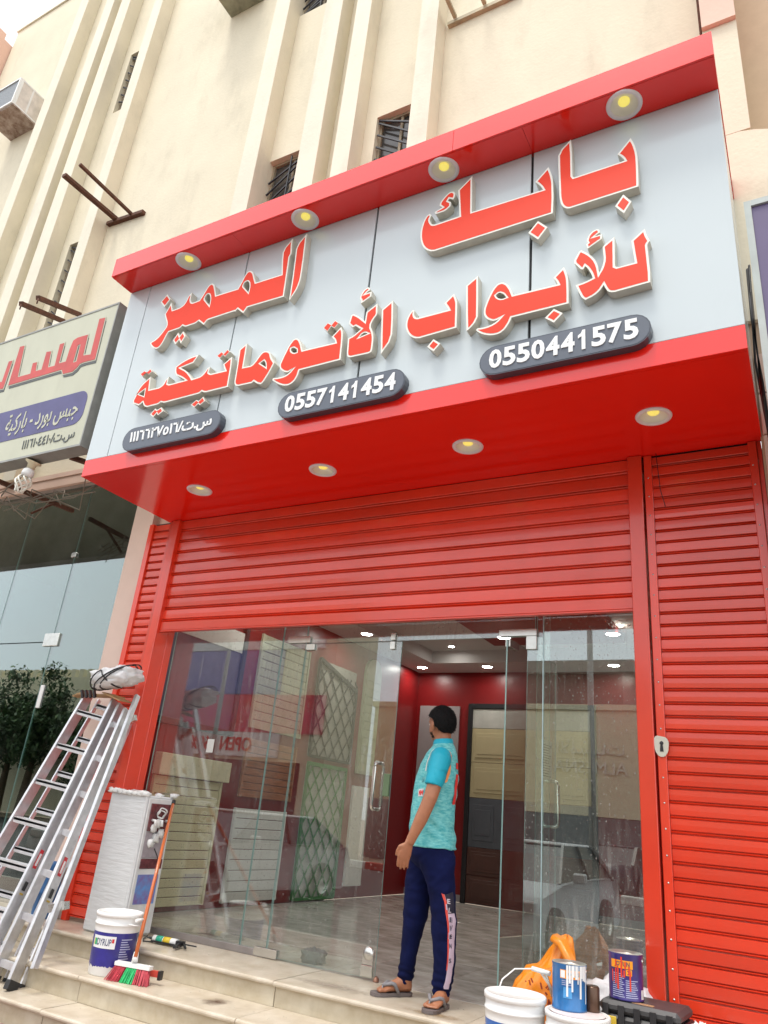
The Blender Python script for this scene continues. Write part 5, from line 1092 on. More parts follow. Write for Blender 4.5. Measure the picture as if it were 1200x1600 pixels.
def grit(b):
    random.seed(40)
    for i in range(420):
        z_, y0, y1 = random.choice(((0, 4.37, 4.87), (0, 4.6, 4.88), (-.14, 4.02, 4.37), (-.29, 3.76, 4.03)))
        x_ = random.uniform(-5.6, -1.7); y_ = random.uniform(y0, y1); s = random.uniform(.0015, .0045)
        b.add([(x_-s, y_, z_+.0006), (x_, y_-s*.8, z_+.0006), (x_+s, y_+s*.2, z_+.0006), (x_, y_+s, z_+.0006), (x_, y_, z_+s)], [(0, 1, 4), (1, 2, 4), (2, 3, 4), (3, 0, 4)])
tag(part('plaster_grit', mat('grit', (.45, .40, .33), .9, var=.4, scale=30), None, grit), 'scattered plaster crumbs and grit on the stone steps', kind='stuff')
def soft_stain(name, x, y, z, rx, ry, col, lab):
    m = bpy.data.materials.new(name); m.use_nodes = True; nt = m.node_tree; b_ = nt.nodes['Principled BSDF']; b_.inputs['Base Color'].default_value = rgb(col); b_.inputs['Roughness'].default_value = .8
    tc = N(nt, 'ShaderNodeTexCoord'); mp = N(nt, 'ShaderNodeMapping'); mp.inputs['Scale'].default_value = (1/rx, 1/ry, 1); nt.links.new(tc.outputs['Object'], mp.inputs[0])
    ln = N(nt, 'ShaderNodeVectorMath', operation='LENGTH'); nt.links.new(mp.outputs[0], ln.inputs[0]); nz = N(nt, 'ShaderNodeTexNoise'); nz.inputs['Scale'].default_value = 18; nt.links.new(tc.outputs['Object'], nz.inputs[0])
    ad = N(nt, 'ShaderNodeMath', operation='MULTIPLY_ADD'); nt.links.new(nz.outputs['Fac'], ad.inputs[0]); ad.inputs[1].default_value = .9; nt.links.new(ln.outputs['Value'], ad.inputs[2])
    mr = N(nt, 'ShaderNodeMapRange'); mr.inputs[1].default_value = .45; mr.inputs[2].default_value = 1.35; mr.inputs[3].default_value = .75; mr.inputs[4].default_value = 0; nt.links.new(ad.outputs[0], mr.inputs[0])
    nt.links.new(mr.outputs[0], b_.inputs['Alpha'])
    b = MB(); b.add([(x-rx, y-ry, z), (x+rx, y-ry, z), (x+rx, y+ry, z), (x-rx, y+ry, z)], [(0, 1, 2, 3)]); o = b.build(name, m, None, origin=(x, y, z)); tag(o, lab, kind='stuff')
soft_stain('stain', -3.33, 4.19, -.1385, .10, .11, (.10, .05, .025), 'brown burnt looking smudge on the middle stone step')
soft_stain('stain', -2.0, 4.44, .0015, .22, .07, (.30, .20, .10), 'pale rusty stain on the top step edge near the feet')
soft_stain('stain', -2.75, 4.55, .0015, .35, .10, (.36, .30, .24), 'dusty patch on the porch before the left door leaf')
# ================================================================== ACROSS THE STREET (seen mirrored in the glass)
op = empty('beige_wall_building', (-8, -18.5, GZ), 'long beige building with dark base across the street, mirrored in the glass', 'building')
beigew = mat('far_beige', (.72, .66, .48), .85, var=.05, grime=.2, gscale=.3)
part('wall', beigew, op, lambda b: b.box(-16, 4, -19, -18, 1.7, 5.3))
part('base_wall', mat('far_dark_base', (.16, .17, .18), .7, var=.2), op, lambda b: b.box(-16, 4, -19, -18.02, GZ-.1, 1.69))
part('roof_edge', beigew, op, lambda b: b.box(-16.1, 4.1, -19.1, -17.9, 5.301, 5.5))
text_mb('ALMESNA', 5.6, 3.1, height=.42, width=2.6, y=0, ext=.04).build('wall_text', mat('far_letter', (.75, .72, .62), .6), None)
wt = bpy.data.objects['wall_text']; wt.rotation_euler = (0, 0, math.pi); wt.parent = op; wt.location = (7.9, .56, -GZ+0)
text_mb('\ufe95\ufe8e\ufef4\ufeb4\ufee3\ufef7\ufe8d', 5.6, 3.65, height=.6, width=2.4, y=0, ext=.04).build('wall_arabic_text', mat('far_letter', (.75, .72, .62), .6), None)
wt2 = bpy.data.objects['wall_arabic_text']; wt2.rotation_euler = (0, 0, math.pi); wt2.parent = op; wt2.location = (7.8, .56, -GZ)
op2 = empty('grey_rooftop_block', (-9, -22, GZ), 'darker block rising behind the beige building across the street', 'building')
part('wall', mat('far_brownish', (.20, .15, .13), .8), op2, lambda b: b.box(-13, -6.2, -26, -20, GZ, 7.0))
part('roof', mat('far_roof', (.24, .22, .20), .8), op2, lambda b: b.box(-13.3, -5.7, -26.3, -19.6, 7.01, 7.5))
# advertising shop front
ad = empty('advert_shop', (-19, -12, GZ), 'pink and violet advert covered shop across the street with an OPEN banner', 'shop')
part('wall', beigew, ad, lambda b: b.box(-26, -15, -16, -13.02, GZ-.1, 8.2))
part('violet_poster', mat('ad_violet', (.20, .19, .42), .6, var=.1), ad, lambda b: b.box(-23, -17.3, -13.018, -12.95, 4.9, 6.6))
part('pink_poster', mat('ad_pink', (.62, .06, .16), .6, col2=(.60, .10, .08), scale=1.2), ad, lambda b: b.box(-23, -15.2, -13.018, -12.94, 3.5, 4.88))
part('white_strip', mat('ad_white', (.72, .72, .70), .6), ad, lambda b: b.box(-22.5, -15.5, -13.018, -12.93, 6.62, 7.05))
part('banner', mat('ad_white', (.72, .72, .70)), ad, lambda b: b.box(-22.2, -17.0, -13.0, -12.9, 2.62, 3.48))
for txt, x, m in (('OPEN', -3.1, mat('ad_red', (.6, .05, .04), .6)), ('60%', -.6, mat('ad_red', (.6, .05, .04), .6))):
    o = text_mb(txt, 0, 0, height=.5, width=1.5 if txt == 'OPEN' else 1.0, y=0, ext=.02, off=.02).build('banner_text', m, None)
    o.rotation_euler = (0, 0, math.pi); o.parent = ad; o.location = (.8 if txt == 'OPEN' else -1.2, -.87, 2.8-GZ)
part('shop_opening', dark, ad, lambda b: b.box(-22, -16, -13.018, -12.99, GZ, 2.5))
cw = empty('crenellated_wall', (-36, -14, GZ), 'sand coloured wall with small battlements beyond the trees across the street', 'wall')
part('wall', beigew, cw, lambda b: b.box(-48, -27, -16.5, -16, GZ, 6.2))
tag(part('battlement', beigew, cw, lambda b: [b.box(-48+.6*i, -47.7+.6*i, -16.45, -16.05, 6.201, 6.6) for i in range(35)] and None), kind='stuff')
leafm = [mat('leaf_a', (.06, .11, .04), .6, var=.3), mat('leaf_b', (.10, .16, .06), .6, var=.3), mat('leaf_c', (.04, .075, .03), .6, var=.3)]
def tree(x, y, h, r, label, seed):
    random.seed(seed); t = empty('street_tree', (x, y, GZ), label, 'tree', 'trees across the street')
    part('trunk', mat('bark', (.12, .08, .05), .9, var=.3), t, lambda b: (b.tube([(x, y, GZ), (x+.1, y, h*.3), (x-.05, y, h*.6)], [.2, .15, .08], 8), *[b.tube([(x, y, h*.3+.3*i), (x+r*.5*math.cos(i*1.7), y+r*.5*math.sin(i*1.7), h*.6+.2*i)], [.08, .03], 6) for i in range(5)]) and None)
    b = MB()
    cl = [Vector((x+random.gauss(0, r*.45), y+random.gauss(0, r*.45), h*.62+random.gauss(0, h*.16))) for _ in range(26)]
    for i in range(8000):
        c = random.choice(cl); d = Vector((random.gauss(0, 1), random.gauss(0, 1), random.gauss(0, .8))).normalized()*random.random()**.5*.75
        p = c+d; u = Vector((random.gauss(0, 1), random.gauss(0, 1), random.gauss(0, 1))).normalized(); w_ = u.cross(Vector((0, 0, 1))).normalized(); s = random.uniform(.08, .17)
        b.m = random.choice((0, 0, 1, 2)); b.add([p-u*s, p+w_*s*.5, p+u*s, p-w_*s*.5], [(0, 1, 2, 3)])
    tag(b.build('crown', leafm, t, fixn=False), kind='stuff')
tree(-31, -13.5, 5.6, 2.4, 'bushy street tree across the road, nearer of the two', 1)
tree(-26.5, -13.9, 5.2, 2.2, 'bushy street tree across the road, closest to the advert shop', 5)
tree(-38, -13.8, 6.0, 2.6, 'bushy street tree across the road, farther of the two', 2)
src_ = bpy.data.objects['street_tree']
for i_, (dx, dy, rz_, lb_t) in enumerate(((-2.6, -.8, 1.1, 'between the first pair of trees'), (-10.5, .4, 2.3, 'far left in the row'), (-13.5, -.5, .7, 'last at the left end of the row'))):
    c_ = copy_tree(src_, None, (src_.location[0]+dx, src_.location[1]+dy, GZ)); c_.rotation_euler = (0, 0, rz_); c_['label'] = 'bushy street tree across the road, '+lb_t
def pole(x, y, h, r, label):
    tag(part('street_pole', mat('pole_grey', (.40, .40, .38), .6), None, lambda b: b.tube([(x, y, GZ-.15), (x, y, h)], [r, r*.6], 12), origin=(x, y, GZ-.15)), label, 'pole', 'street poles across the road')
pole(-5.6, -12.6, 9.5, .12, 'tall grey street pole across the road at the right')
pole(-16.6, -9, 8.5, .09, 'tall grey street pole across the road by the advert shop')
def car(x, y, rz, paint, label):
    e = empty('parked_car', (x, y, GZ-.15), label, 'car', 'cars parked behind the photographer', rz=rz)
    L, Wd = 4.5, 1.78
    low = [(-2.25, .30), (-2.22, .62), (-2.1, .80), (-1.15, .93), (-.2, .96), (1.3, .97), (2.1, .95), (2.22, .75), (2.25, .32)]
    def loft(b, prof, ws):
        n = len(prof); vs = []
        for s, wi in ws:
            for u, z in prof: vs.append((s, u*wi, z))
        m = len(ws); b.add(vs, [(i*n+j, i*n+j+1, (i+1)*n+j+1, (i+1)*n+j) for i in range(m-1) for j in range(n-1)], True)
        b.add(vs[:n], [tuple(range(n))]); b.add(vs[-n:], [tuple(reversed(range(n)))])
    loc_part('body', paint, e, lambda b: loft(b, low+[(2.0, .2), (-2.0, .2)]+[low[0]], [(-.80, .975), (-.87, 1), (-.89, 1), (0, 1.005), (.89, 1), (.87, 1), (.80, .975)]))
    def cabin(b, sc, m):
        top = [(-.35, 1.42), (1.25, 1.42)]; bot = [(-1.12, .93), (2.0, .95)]
        vs = []
        for s in (-1, 1):
            vs += [(s*.80*sc, bot[0][0], bot[0][1]), (s*.80*sc, bot[1][0], bot[1][1]), (s*.62*sc, top[1][0], top[1][1]), (s*.62*sc, top[0][0], top[0][1])]
        b.add(vs, [(0, 1, 2, 3), (7, 6, 5, 4), (0, 3, 7, 4), (1, 5, 6, 2), (3, 2, 6, 7)])
    loc_part('windows', mat('car_glass', (.02, .025, .03), .3), e, lambda b: cabin(b, 1, 0))
    loc_part('roof', paint, e, lambda b: b.cbox(-.63, .63, -.38, 1.28, 1.40, 1.45, .02))
    for s in (-1, 1):
        loc_part('pillar', black, e, lambda b: (b.bar((s*.815, -1.12, .93), (s*.63, -.35, 1.42), .035, .035), b.bar((s*.815, 2.0, .95), (s*.63, 1.25, 1.42), .09, .06), b.bar((s*.81, .45, .95), (s*.635, .42, 1.42), .06, .05)))
        loc_part('mirror', paint, e, lambda b: b.cbox(s*.98-.09, s*.98+.09, -.75, -.62, .95, 1.08, .02))
        loc_part('headlight', mat('headlight', (.4, .4, .4), .4), e, lambda b: b.cbox(s*.66-.17, s*.66+.17, -2.27, -2.15, .62, .76, .02))
        for yy in (-1.4, 1.42):
            w = loc_part('wheel', rubber, e, lambda b: b.lathe([(.20, -.1), (.31, -.1), (.33, -.06), (.33, .06), (.31, .1), (.20, .1)], (0, 0, 0), 24, 'y'))
            w.rotation_euler = (0, 0, math.pi/2); w.location = (s*.80, yy, .33)
            rm = MB(); rm.lathe([(.20, .09), (.16, .06), (.05, .08), (.001, .08)], (0, 0, 0), 16, 'y'); ro = rm.build('rim', steel, None); ro.parent = w; ro.rotation_euler = (0, 0, math.pi if s < 0 else 0)
    loc_part('grille', black, e, lambda b: b.cbox(-.45, .45, -2.27, -2.2, .55, .68, .01))
    return e
wpaint = mat('car_white', (.50, .50, .49), .5, coat=.15, var=.02, croug=.3); spaint = mat('car_silver', (.50, .51, .52), .5, coat=.15, var=.02, croug=.3); dpaint = mat('car_dark', (.05, .055, .07), .4)
car(-4.1, -2.6, math.pi, spaint, 'silver car parked nose towards the shop, mirrored at the right of the glass')
car(-9.5, -2.2, math.pi+.1, wpaint, 'white car parked nose towards the shop, mirrored in the left door leaf')
car(-12.6, -3.0, math.pi, wpaint, 'white car parked farther left, mirrored in the neighbouring glass')
car(-5.2, -15.9, .2, dpaint, 'dark car parked across the street before the beige wall')
# ================================================================== PERSON
PB = Vector((-2.19, 4.62, 0)); PR = Vector((.906, .423, 0)); PV = Vector((-.423, .906, 0))
def W_(p): return PB+PR*p[0]+PV*p[1]+Vector((0, 0, p[2]))
def loft_rings(b, rings, n=28, caps=True, pw=1.0):
    """rings: (centre(r,v,z), axis_a, axis_b, ra, rb) in person-local coords"""
    vs = []
    for c, a, d, ra, rb_ in rings:
        c, a, d = Vector(c), Vector(a), Vector(d)
        for k in range(n):
            t = 2*math.pi*k/n; ct, st = math.cos(t), math.sin(t)
            ct = math.copysign(abs(ct)**pw, ct); st = math.copysign(abs(st)**pw, st)
            vs.append(c+a*(ra*ct)+d*(rb_*st))
    m = len(rings); fs = [(i*n+k, i*n+(k+1) % n, (i+1)*n+(k+1) % n, (i+1)*n+k) for i in range(m-1) for k in range(n)]
    b.add(vs, fs, True)
    if caps: b.add(vs[:n], [tuple(range(n))], True); b.add(vs[-n:], [tuple(reversed(range(n)))], True)
def zr(z, r0, r1, v, rv): return ((( r0+r1)/2, v, z), (1, 0, 0), (0, 1, 0), (r1-r0)/2, rv)
def limb(b, pts, n=20):
    """pts: (centre, radius a, radius b) oriented along the chain"""
    rings = []
    for i, (c, ra, rb_) in enumerate(pts):
        c = Vector(c); d = (Vector(pts[min(i+1, len(pts)-1)][0])-Vector(pts[max(i-1, 0)][0])).normalized()
        a = Vector((1, 0, 0)); a = (a-d*a.dot(d)).normalized(); bb = d.cross(a)
        rings.append((c, a, bb, ra, rb_))
    loft_rings(b, rings, n)
def ell(b, c, rx, ry, rz, rot=None, n=20, m=12):
    vs = []; 
    for i in range(m+1):
        ph = math.pi*i/m-math.pi/2
        for k in range(n):
            t = 2*math.pi*k/n; p = Vector((math.cos(ph)*math.cos(t)*rx, math.cos(ph)*math.sin(t)*ry, math.sin(ph)*rz))
            if rot is not None: p = rot @ p
            vs.append(Vector(c)+p)
    b.add(vs, [(i*n+k, i*n+(k+1) % n, (i+1)*n+(k+1) % n, (i+1)*n+k) for i in range(m) for k in range(n)], True)
def remeshed(name, b, mats, parent, vox, smooth_it=2, disp=None, matfn=None):
    """local verts -> world, voxel remesh into one continuous skin, optional displacement"""
    me = bpy.data.meshes.new(name); me.from_pydata([tuple(W_(v)-Vector(parent_w)) for v in b.v], [], b.f)
    o = bpy.data.objects.new(name, me); C.objects.link(o)
    bm = bmesh.new(); bm.from_mesh(me); bmesh.ops.recalc_face_normals(bm, faces=bm.faces); bm.to_mesh(me); bm.free()
    md = o.modifiers.new('r', 'REMESH'); md.mode = 'VOXEL'; md.voxel_size = vox; md.use_smooth_shade = True
    if smooth_it: s = o.modifiers.new('s', 'SMOOTH'); s.iterations = smooth_it; s.factor = .5
    dg = bpy.context.evaluated_depsgraph_get(); ev = o.evaluated_get(dg); nm = bpy.data.meshes.new_from_object(ev)
    bpy.data.objects.remove(o)
    if disp:
        bm = bmesh.new(); bm.from_mesh(nm); bm.normal_update()
        for v in bm.verts:
            w = v.co+Vector(parent_w)-PB; l = Vector((w.dot(PR), w.dot(PV), w.z))
            v.co += v.normal*disp(l)
        bm.to_mesh(nm); bm.free()
    nm.name = name
    o = link(name, nm, parent, mats)
    for p in nm.polygons: p.use_smooth = True
    if matfn:
        for p in nm.polygons:
            w = p.center+Vector(parent_w)-PB; p.material_index = matfn(Vector((w.dot(PR), w.dot(PV), w.z)))
    return o
parent_w = tuple(PB)
man = empty('person', PB, 'man in turquoise jersey and navy track pants standing on the shop threshold, looking inside', 'person')
skin = mat('skin_brown', (.36, .145, .072), .45, var=.08, scale=25, bump=.08, bscale=150)
jersey = mat('jersey_turquoise', (.22, .62, .60), .65, col2=(.035, .36, .40), scale=34, stretch=(.8, .8, 2.6), var=.2, bump=.1, bscale=80)
sleevem = mat('jersey_sleeve', (.0, .34, .46), .6, var=.05)
navy = mat('trouser_navy', (.003, .006, .042), .85, spec=.15, var=.25, scale=8, bump=.05)
# ---- skin body
b = MB()
fy = math.radians(50); F = Vector((-math.sin(math.radians(40)), math.cos(math.radians(40)), 0))   # facing: left and away from the street
F = Vector((-.60, .80, 0)); S = Vector((-F.y, F.x, 0))          # S = the man's left
F = F.normalized(); S = Vector((-.80, -.60, 0))
HC = Vector((.045, .0, 1.592)); hr = Matrix((( S.x, F.x, 0), (S.y, F.y, 0), (0, 0, 1)))   # columns: side, front, up
ell(b, HC+Vector((0, 0, .022)), .076, .094, .088, hr, 28, 18)                       # cranium
ell(b, HC+F*.022+Vector((0, 0, -.035)), .062, .076, .078, hr, 24, 16)               # face and jaw
ell(b, HC+F*.062+Vector((0, 0, -.085)), .030, .026, .024, hr, 16, 10)               # chin
ell(b, HC+F*.098+Vector((0, 0, -.028)), .013, .020, .026, hr, 14, 10)               # nose
ell(b, HC+F*.108+Vector((0, 0, -.038)), .016, .012, .010, hr, 12, 8)
ell(b, HC+F*.088+Vector((0, 0, -.062)), .024, .012, .008, hr, 12, 8)                # lips
ell(b, HC+F*.082+Vector((0, 0, .012)), .050, .014, .012, hr, 16, 8)                 # brow
for s in (1, -1):
    e0 = HC+S*(.076*s)-F*.004+Vector((0, 0, -.022))
    ell(b, e0, .010, .020, .033, hr, 14, 10); ell(b, e0+S*.008*s-F*.008+Vector((0, 0, .006)), .006, .016, .026, hr, 12, 8)
loft_rings(b, [((.055, .0, 1.40), (1, 0, 0), (0, 1, 0), .075, .10), ((.058, 0, 1.44), (1, 0, 0), (0, 1, 0), .058, .062), ((.060, 0, 1.49), (1, 0, 0), (0, 1, 0), .053, .056), ((.058, .0, 1.56), (1, 0, 0), (0, 1, 0), .053, .058)], 24)
# inner torso and legs (hidden under the clothes) keep the body in one piece
loft_rings(b, [zr(1.40, -.0, .12, 0, .13), zr(1.36, -.03, .13, 0, .17), zr(1.2, -.05, .12, 0, .13), zr(1.0, -.06, .11, 0, .11), zr(.86, -.06, .12, 0, .11), zr(.80, -.05, .12, 0, .11)], 24)
limb(b, [((.0, .07, .86), .07, .07), ((-.045, .085, .45), .045, .045), ((-.08, .13, .10), .034, .034), ((-.072, .145, .045), .034, .034)])
limb(b, [((.08, -.07, .86), .07, .07), ((.13, -.075, .45), .045, .045), ((.135, -.06, .10), .034, .034), ((.14, -.045, .045), .034, .034)])
# arms
near = [((.055, -.165, 1.355), .05, .05), ((.03, -.215, 1.23), .047, .046), ((.002, -.235, 1.12), .043, .040), ((-.022, -.238, 1.055), .041, .037), ((-.050, -.236, .985), .040, .036), ((-.085, -.232, .905), .031, .028), ((-.108, -.23, .852), .028, .021)]
limb(b, near)
far = [((.055, .165, 1.355), .05, .05), ((.03, .215, 1.23), .045, .045), ((.0, .235, 1.08), .040, .038), ((-.03, .232, .98), .036, .034), ((-.07, .22, .86), .027, .021)]
limb(b, far)
def hand(b, wrist, d, wdt, nrm, curl, s=1):
    """wrist point, direction of the hand, width axis (towards thumb), palm normal"""
    d, wdt, nrm = Vector(d).normalized(), Vector(wdt).normalized(), Vector(nrm).normalized()
    wr = Vector(wrist); palm = [(0, .026, .019), (.03, .034, .019), (.06, .041, .018), (.085, .042, .015), (.097, .040, .012)]
    loft_rings(b, [(wr+d*t, wdt, nrm, ra, rb_) for t, ra, rb_ in palm], 18)
    for i, (o_, ln) in enumerate(((.031, .070), (.0105, .078), (-.0105, .072), (-.031, .057))):
        p = wr+d*.085+wdt*o_; a = .12; pts = [(p, .0098, .0092)]
        for k, fr in enumerate((.45, .32, .23)):
            a += curl*(.45, .6, .4)[k]+.05*i*.3; dd = d*math.cos(a)+nrm*math.sin(a)+wdt*(o_*1.1)
            p = p+dd.normalized()*ln*fr*1.12; pts.append((p, (.0093, .0086, .0072)[k], (.0088, .0080, .0066)[k]))
        rings = []
        for k, (q, ra, rb_) in enumerate(pts):
            rings.append((q, wdt, nrm, ra, rb_))
        dirs = [(pts[min(k+1, 3)][0]-pts[max(k-1, 0)][0]).normalized() for k in range(4)]
        rings = [(q, wdt, dirs[k].cross(wdt).normalized(), ra, rb_) for k, (q, ra, rb_) in enumerate(pts)]
        loft_rings(b, rings, 12)
    p = wr+d*.022+wdt*.024; pts = [(p, .014, .013), (p+(d*.6+wdt*.8+nrm*.15)*.032, .0125, .012), (p+(d*.6+wdt*.8+nrm*.15)*.032+(d*.93+wdt*.3+nrm*.35)*.032, .0105, .010), (p+(d*.6+wdt*.8+nrm*.15)*.032+(d*.93+wdt*.3+nrm*.35)*.032+(d*.97+nrm*.4)*.024, .0085, .008)]
    limb(b, [(q, r1, r2) for q, r1, r2 in pts], 12)
hand(b, (-.108, -.23, .855), (-.30, 0, -.95), (-.83, -.42, .30), (.25, .82, -.12), .55)
hand(b, (-.07, .22, .865), (-.42, 0, -.9), (-.85, .3, .40), (.2, -.85, -.1), .55)
# feet
def foot(b, heel, toe, z0=.021, mirror=1):
    heel, toe = Vector(heel), Vector(toe); ax = (toe-heel).normalized(); sd = Vector((-ax.y, ax.x, 0))*mirror; L = (toe-heel).length
    up = Vector((0, 0, 1)); rings = []
    for t, w_, h_, sh in ((.02, .022, .022, 0), (.08, .031, .034, 0), (.2, .033, .042, 0), (.32, .034, .043, 0), (.46, .037, .033, -.002), (.60, .043, .024, -.002), (.72, .047, .018, 0), (.80, .046, .014, .002)):
        rings.append((heel+ax*L*t+sd*sh+up*(z0+h_), sd, up, w_, h_))
    loft_rings(b, rings, 20)
    for i, (o_, r_, ln) in enumerate(((.031, .0135, .20), (.010, .0105, .195), (-.007, .0098, .175), (-.022, .0092, .15), (-.036, .0088, .12))):
        a = heel+ax*L*.76+sd*o_+up*(z0+.012); c_ = heel+ax*(L*(.76+ln))+sd*(o_*.95)+up*(z0+r_*.8)
        limb(b, [(a, r_*.95, r_*.95), ((a+c_)/2+up*.002, r_*.95, r_*.95), (c_-ax*.004, r_*1.0, r_*.9), (c_+ax*.004, r_*.6, r_*.5)], 12)
NH, NT = (.165, -.03, 0), (.065, -.235, 0)
FH, FT = (-.045, .165, 0), (-.255, .055, 0)
foot(b, NH, NT, mirror=-1); foot(b, FH, FT, mirror=1)
remeshed('body', b, skin, man, .0052, 1)
for s in (1, -1):
    eb = MB(); ell(eb, HC+F*.083+S*(.030*s)+Vector((0, 0, -.006)), .013, .010, .008, hr, 12, 8); eb.v = [tuple(W_(v)) for v in eb.v]; eb.build('eye', mat('eye_white', (.7, .68, .64), .2), man)
    ib = MB(); ell(ib, HC+F*.0915+S*(.030*s)+Vector((0, 0, -.006)), .0055, .003, .0055, hr, 10, 6); ib.v = [tuple(W_(v)) for v in ib.v]; ib.build('iris', mat('iris_dark', (.02, .012, .01), .15), man)
# ---- hair and beard
def shell(name, keep, off, m, vox=.005, amp=.004, cen=Vector((0, 0, .012)), rad=(.080, .099, .098)):
    vs = []; n, mm = 72, 48; idx = {}; fs = []
    for layer in (0, 1):
        for i in range(mm+1):
            ph = math.pi*i/mm-math.pi/2
            for k in range(n):
                t = 2*math.pi*k/n; d = Vector((math.cos(ph)*math.cos(t), math.cos(ph)*math.sin(t), math.sin(ph)))
                o_ = (off if layer else -.012)+(amp*noise.noise(d*9)+amp*.8*noise.noise(d*24) if layer else 0)
                p = Vector((d.x*(rad[0]+o_), d.y*(rad[1]+o_), d.z*(rad[2]+o_)))
                vs.append(p+cen); 
    N_ = n*(mm+1); ok = lambda i, k: keep(vs[N_+i*n+k % n])
    for i in range(mm):
        for k in range(n):
            if all(ok(a_, c_) for a_, c_ in ((i, k), (i, k+1), (i+1, k+1), (i+1, k))):
                q = [i*n+k, i*n+(k+1) % n, (i+1)*n+(k+1) % n, (i+1)*n+k]
                fs.append([N_+z for z in q]); fs.append(list(reversed(q)))
                for (ia, ka), (ib_, kb), e_ in (((i, k), (i, k+1), (i-1, k)), ((i+1, k), (i+1, k+1), (i+1, k)), ((i, k), (i+1, k), (i, k-1)), ((i, k+1), (i+1, k+1), (i, k+1))):
                    ei, ek = e_
                    nb_ok = 0 <= ei < mm and all(ok(a_, c_) for a_, c_ in ((ei, ek), (ei, ek+1), (ei+1, ek+1), (ei+1, ek)))
                    if not nb_ok: a_, c_ = ia*n+ka % n, ib_*n+kb % n; fs.append([a_, c_, N_+c_, N_+a_])
    sb = MB(); sb.add([HC+hr @ v for v in vs], fs, True)
    return remeshed(name, sb, m, man, vox, 1, disp=lambda l: .0018*noise.noise(Vector((l.x*160, l.y*160, l.z*60))))
hairm = mat('hair_black', (.004, .004, .004), .7, spec=.2, var=.5, scale=60, bump=.6, bscale=180)
shell('hair', lambda p: (p.y < .062 and p.z > .02+(p.y+.0)*.35) or (p.y < -.012 and p.z > -.068+max(0, p.y+.06)*1.1) or (p.z > .06 and p.y < .085), .010, hairm)
shell('beard', lambda p: p.y > .012 and -.105 < p.z < -.052 and p.z < -.045+(.0 if p.y < .06 else -.008), -.001, hairm, cen=Vector((0, .018, -.02)), rad=(.067, .084, .096), amp=.002)
def strands(bb):
    random.seed(77)
    for i in range(2600):
        d = Vector((random.gauss(0, 1), random.gauss(0, 1), random.gauss(0, 1))).normalized()
        p = Vector((d.x*.091, d.y*.110, d.z*.109))+Vector((0, 0, .012))
        if not ((p.y < .062 and p.z > .02+p.y*.35) or (p.y < -.02 and p.z > -.056+max(0, p.y+.06)*1.1)): continue
        t = Vector((random.gauss(0, .5), -.55+random.gauss(0, .3), -.6)); t = (t-d*t.dot(d)*.9).normalized(); w_ = d.cross(t).normalized()*.0016
        a, c_ = p-d*.004, p+t*random.uniform(.012, .026)+d*random.uniform(.0, .006)
        k = [HC+hr @ v for v in (a-w_, a+w_, c_+w_*.2, c_-w_*.2)]; bb.add([W_(v) for v in k], [(0, 1, 2, 3)])
sb_ = MB(); strands(sb_); tag(sb_.build('hair_strands', hairm, man, fixn=False), kind='stuff')
# ---- trousers
def folds(l):
    z = l.z; a = .003*noise.noise(Vector((l.x*7, l.y*7, z*16)))
    a += .005*noise.noise(Vector((l.x*12+z*9, l.y*12, z*22)))+.004*abs(math.sin(z*38+l.x*16+2*noise.noise(l*6)))*max(0, 1-abs(z-.44)/.14)+.006*noise.noise(Vector((l.x*22-z*20, l.y*14, z*12)))*(z > .6)
    if z < .20: a += .0035*math.sin(z*150+l.x*25+3*noise.noise(l*12))*min(1, (.20-z)/.06)*(1 if z > .075 else 0)
    return a
b = MB()
loft_rings(b, [zr(.90, -.085, .145, 0, .14), zr(.855, -.095, .155, 0, .150), zr(.825, -.108, .175, 0, .165), zr(.79, -.112, .178, 0, .162), zr(.75, -.10, .165, 0, .13), zr(.72, -.06, .14, 0, .08), zr(.70, -.03, .11, 0, .04)], 32)
def leg(b, rows): loft_rings(b, [(((r0+r1)/2, v, z), (1, 0, 0), (0, 1, 0), (r1-r0)/2, rv) for z, r0, r1, v, rv in rows], 28)
leg(b, [(.84, -.09, .10, .070, .088), (.70, -.120, .075, .082, .098), (.56, -.125, .045, .088, .088), (.44, -.122, .028, .095, .078), (.34, -.120, .002, .11, .072), (.24, -.123, -.018, .125, .066), (.16, -.128, -.028, .135, .058), (.12, -.134, -.030, .142, .056), (.09, -.130, -.036, .146, .052), (.062, -.122, -.044, .148, .047)])
leg(b, [(.84, -.08, .165, -.070, .085), (.77, -.06, .180, -.078, .100), (.70, -.02, .182, -.080, .098), (.56, .035, .190, -.082, .090), (.44, .052, .202, -.080, .080), (.34, .062, .207, -.078, .074), (.24, .078, .208, -.072, .068), (.17, .082, .204, -.066, .062), (.125, .072, .196, -.064, .062), (.10, .082, .188, -.062, .056), (.072, .080, .184, -.060, .052), (.055, .088, .176, -.058, .048)])
tro = remeshed('trousers', b, navy, man, .0065, 6, disp=folds)
# ---- jersey
def jf(l):
    a = .0045*noise.noise(Vector((l.x*6+l.z*5, l.y*6, l.z*7)))
    if l.z < 1.12: a += .011*(abs(math.sin((l.z*1.0+l.x*.55)*26+3.0*noise.noise(l*5)))**2-.4)*min(1, (1.12-l.z)/.12)*(.3+.7*(l.x > 0))
    if 1.1 < l.z < 1.28 and l.x > .02: a += .004*math.sin((l.z+l.x*.8)*55)
    return a
b = MB()
loft_rings(b, [zr(1.475, .005, .128, .0, .062), zr(1.452, -.005, .142, .0, .085), zr(1.43, -.018, .150, 0, .125), zr(1.395, -.045, .158, 0, .172), zr(1.33, -.078, .166, 0, .182), zr(1.25, -.098, .172, 0, .176), zr(1.15, -.112, .168, 0, .168), zr(1.05, -.120, .160, 0, .160), zr(.95, -.122, .166, 0, .162), zr(.88, -.118, .178, 0, .168), zr(.835, -.112, .188, 0, .172)], 36)
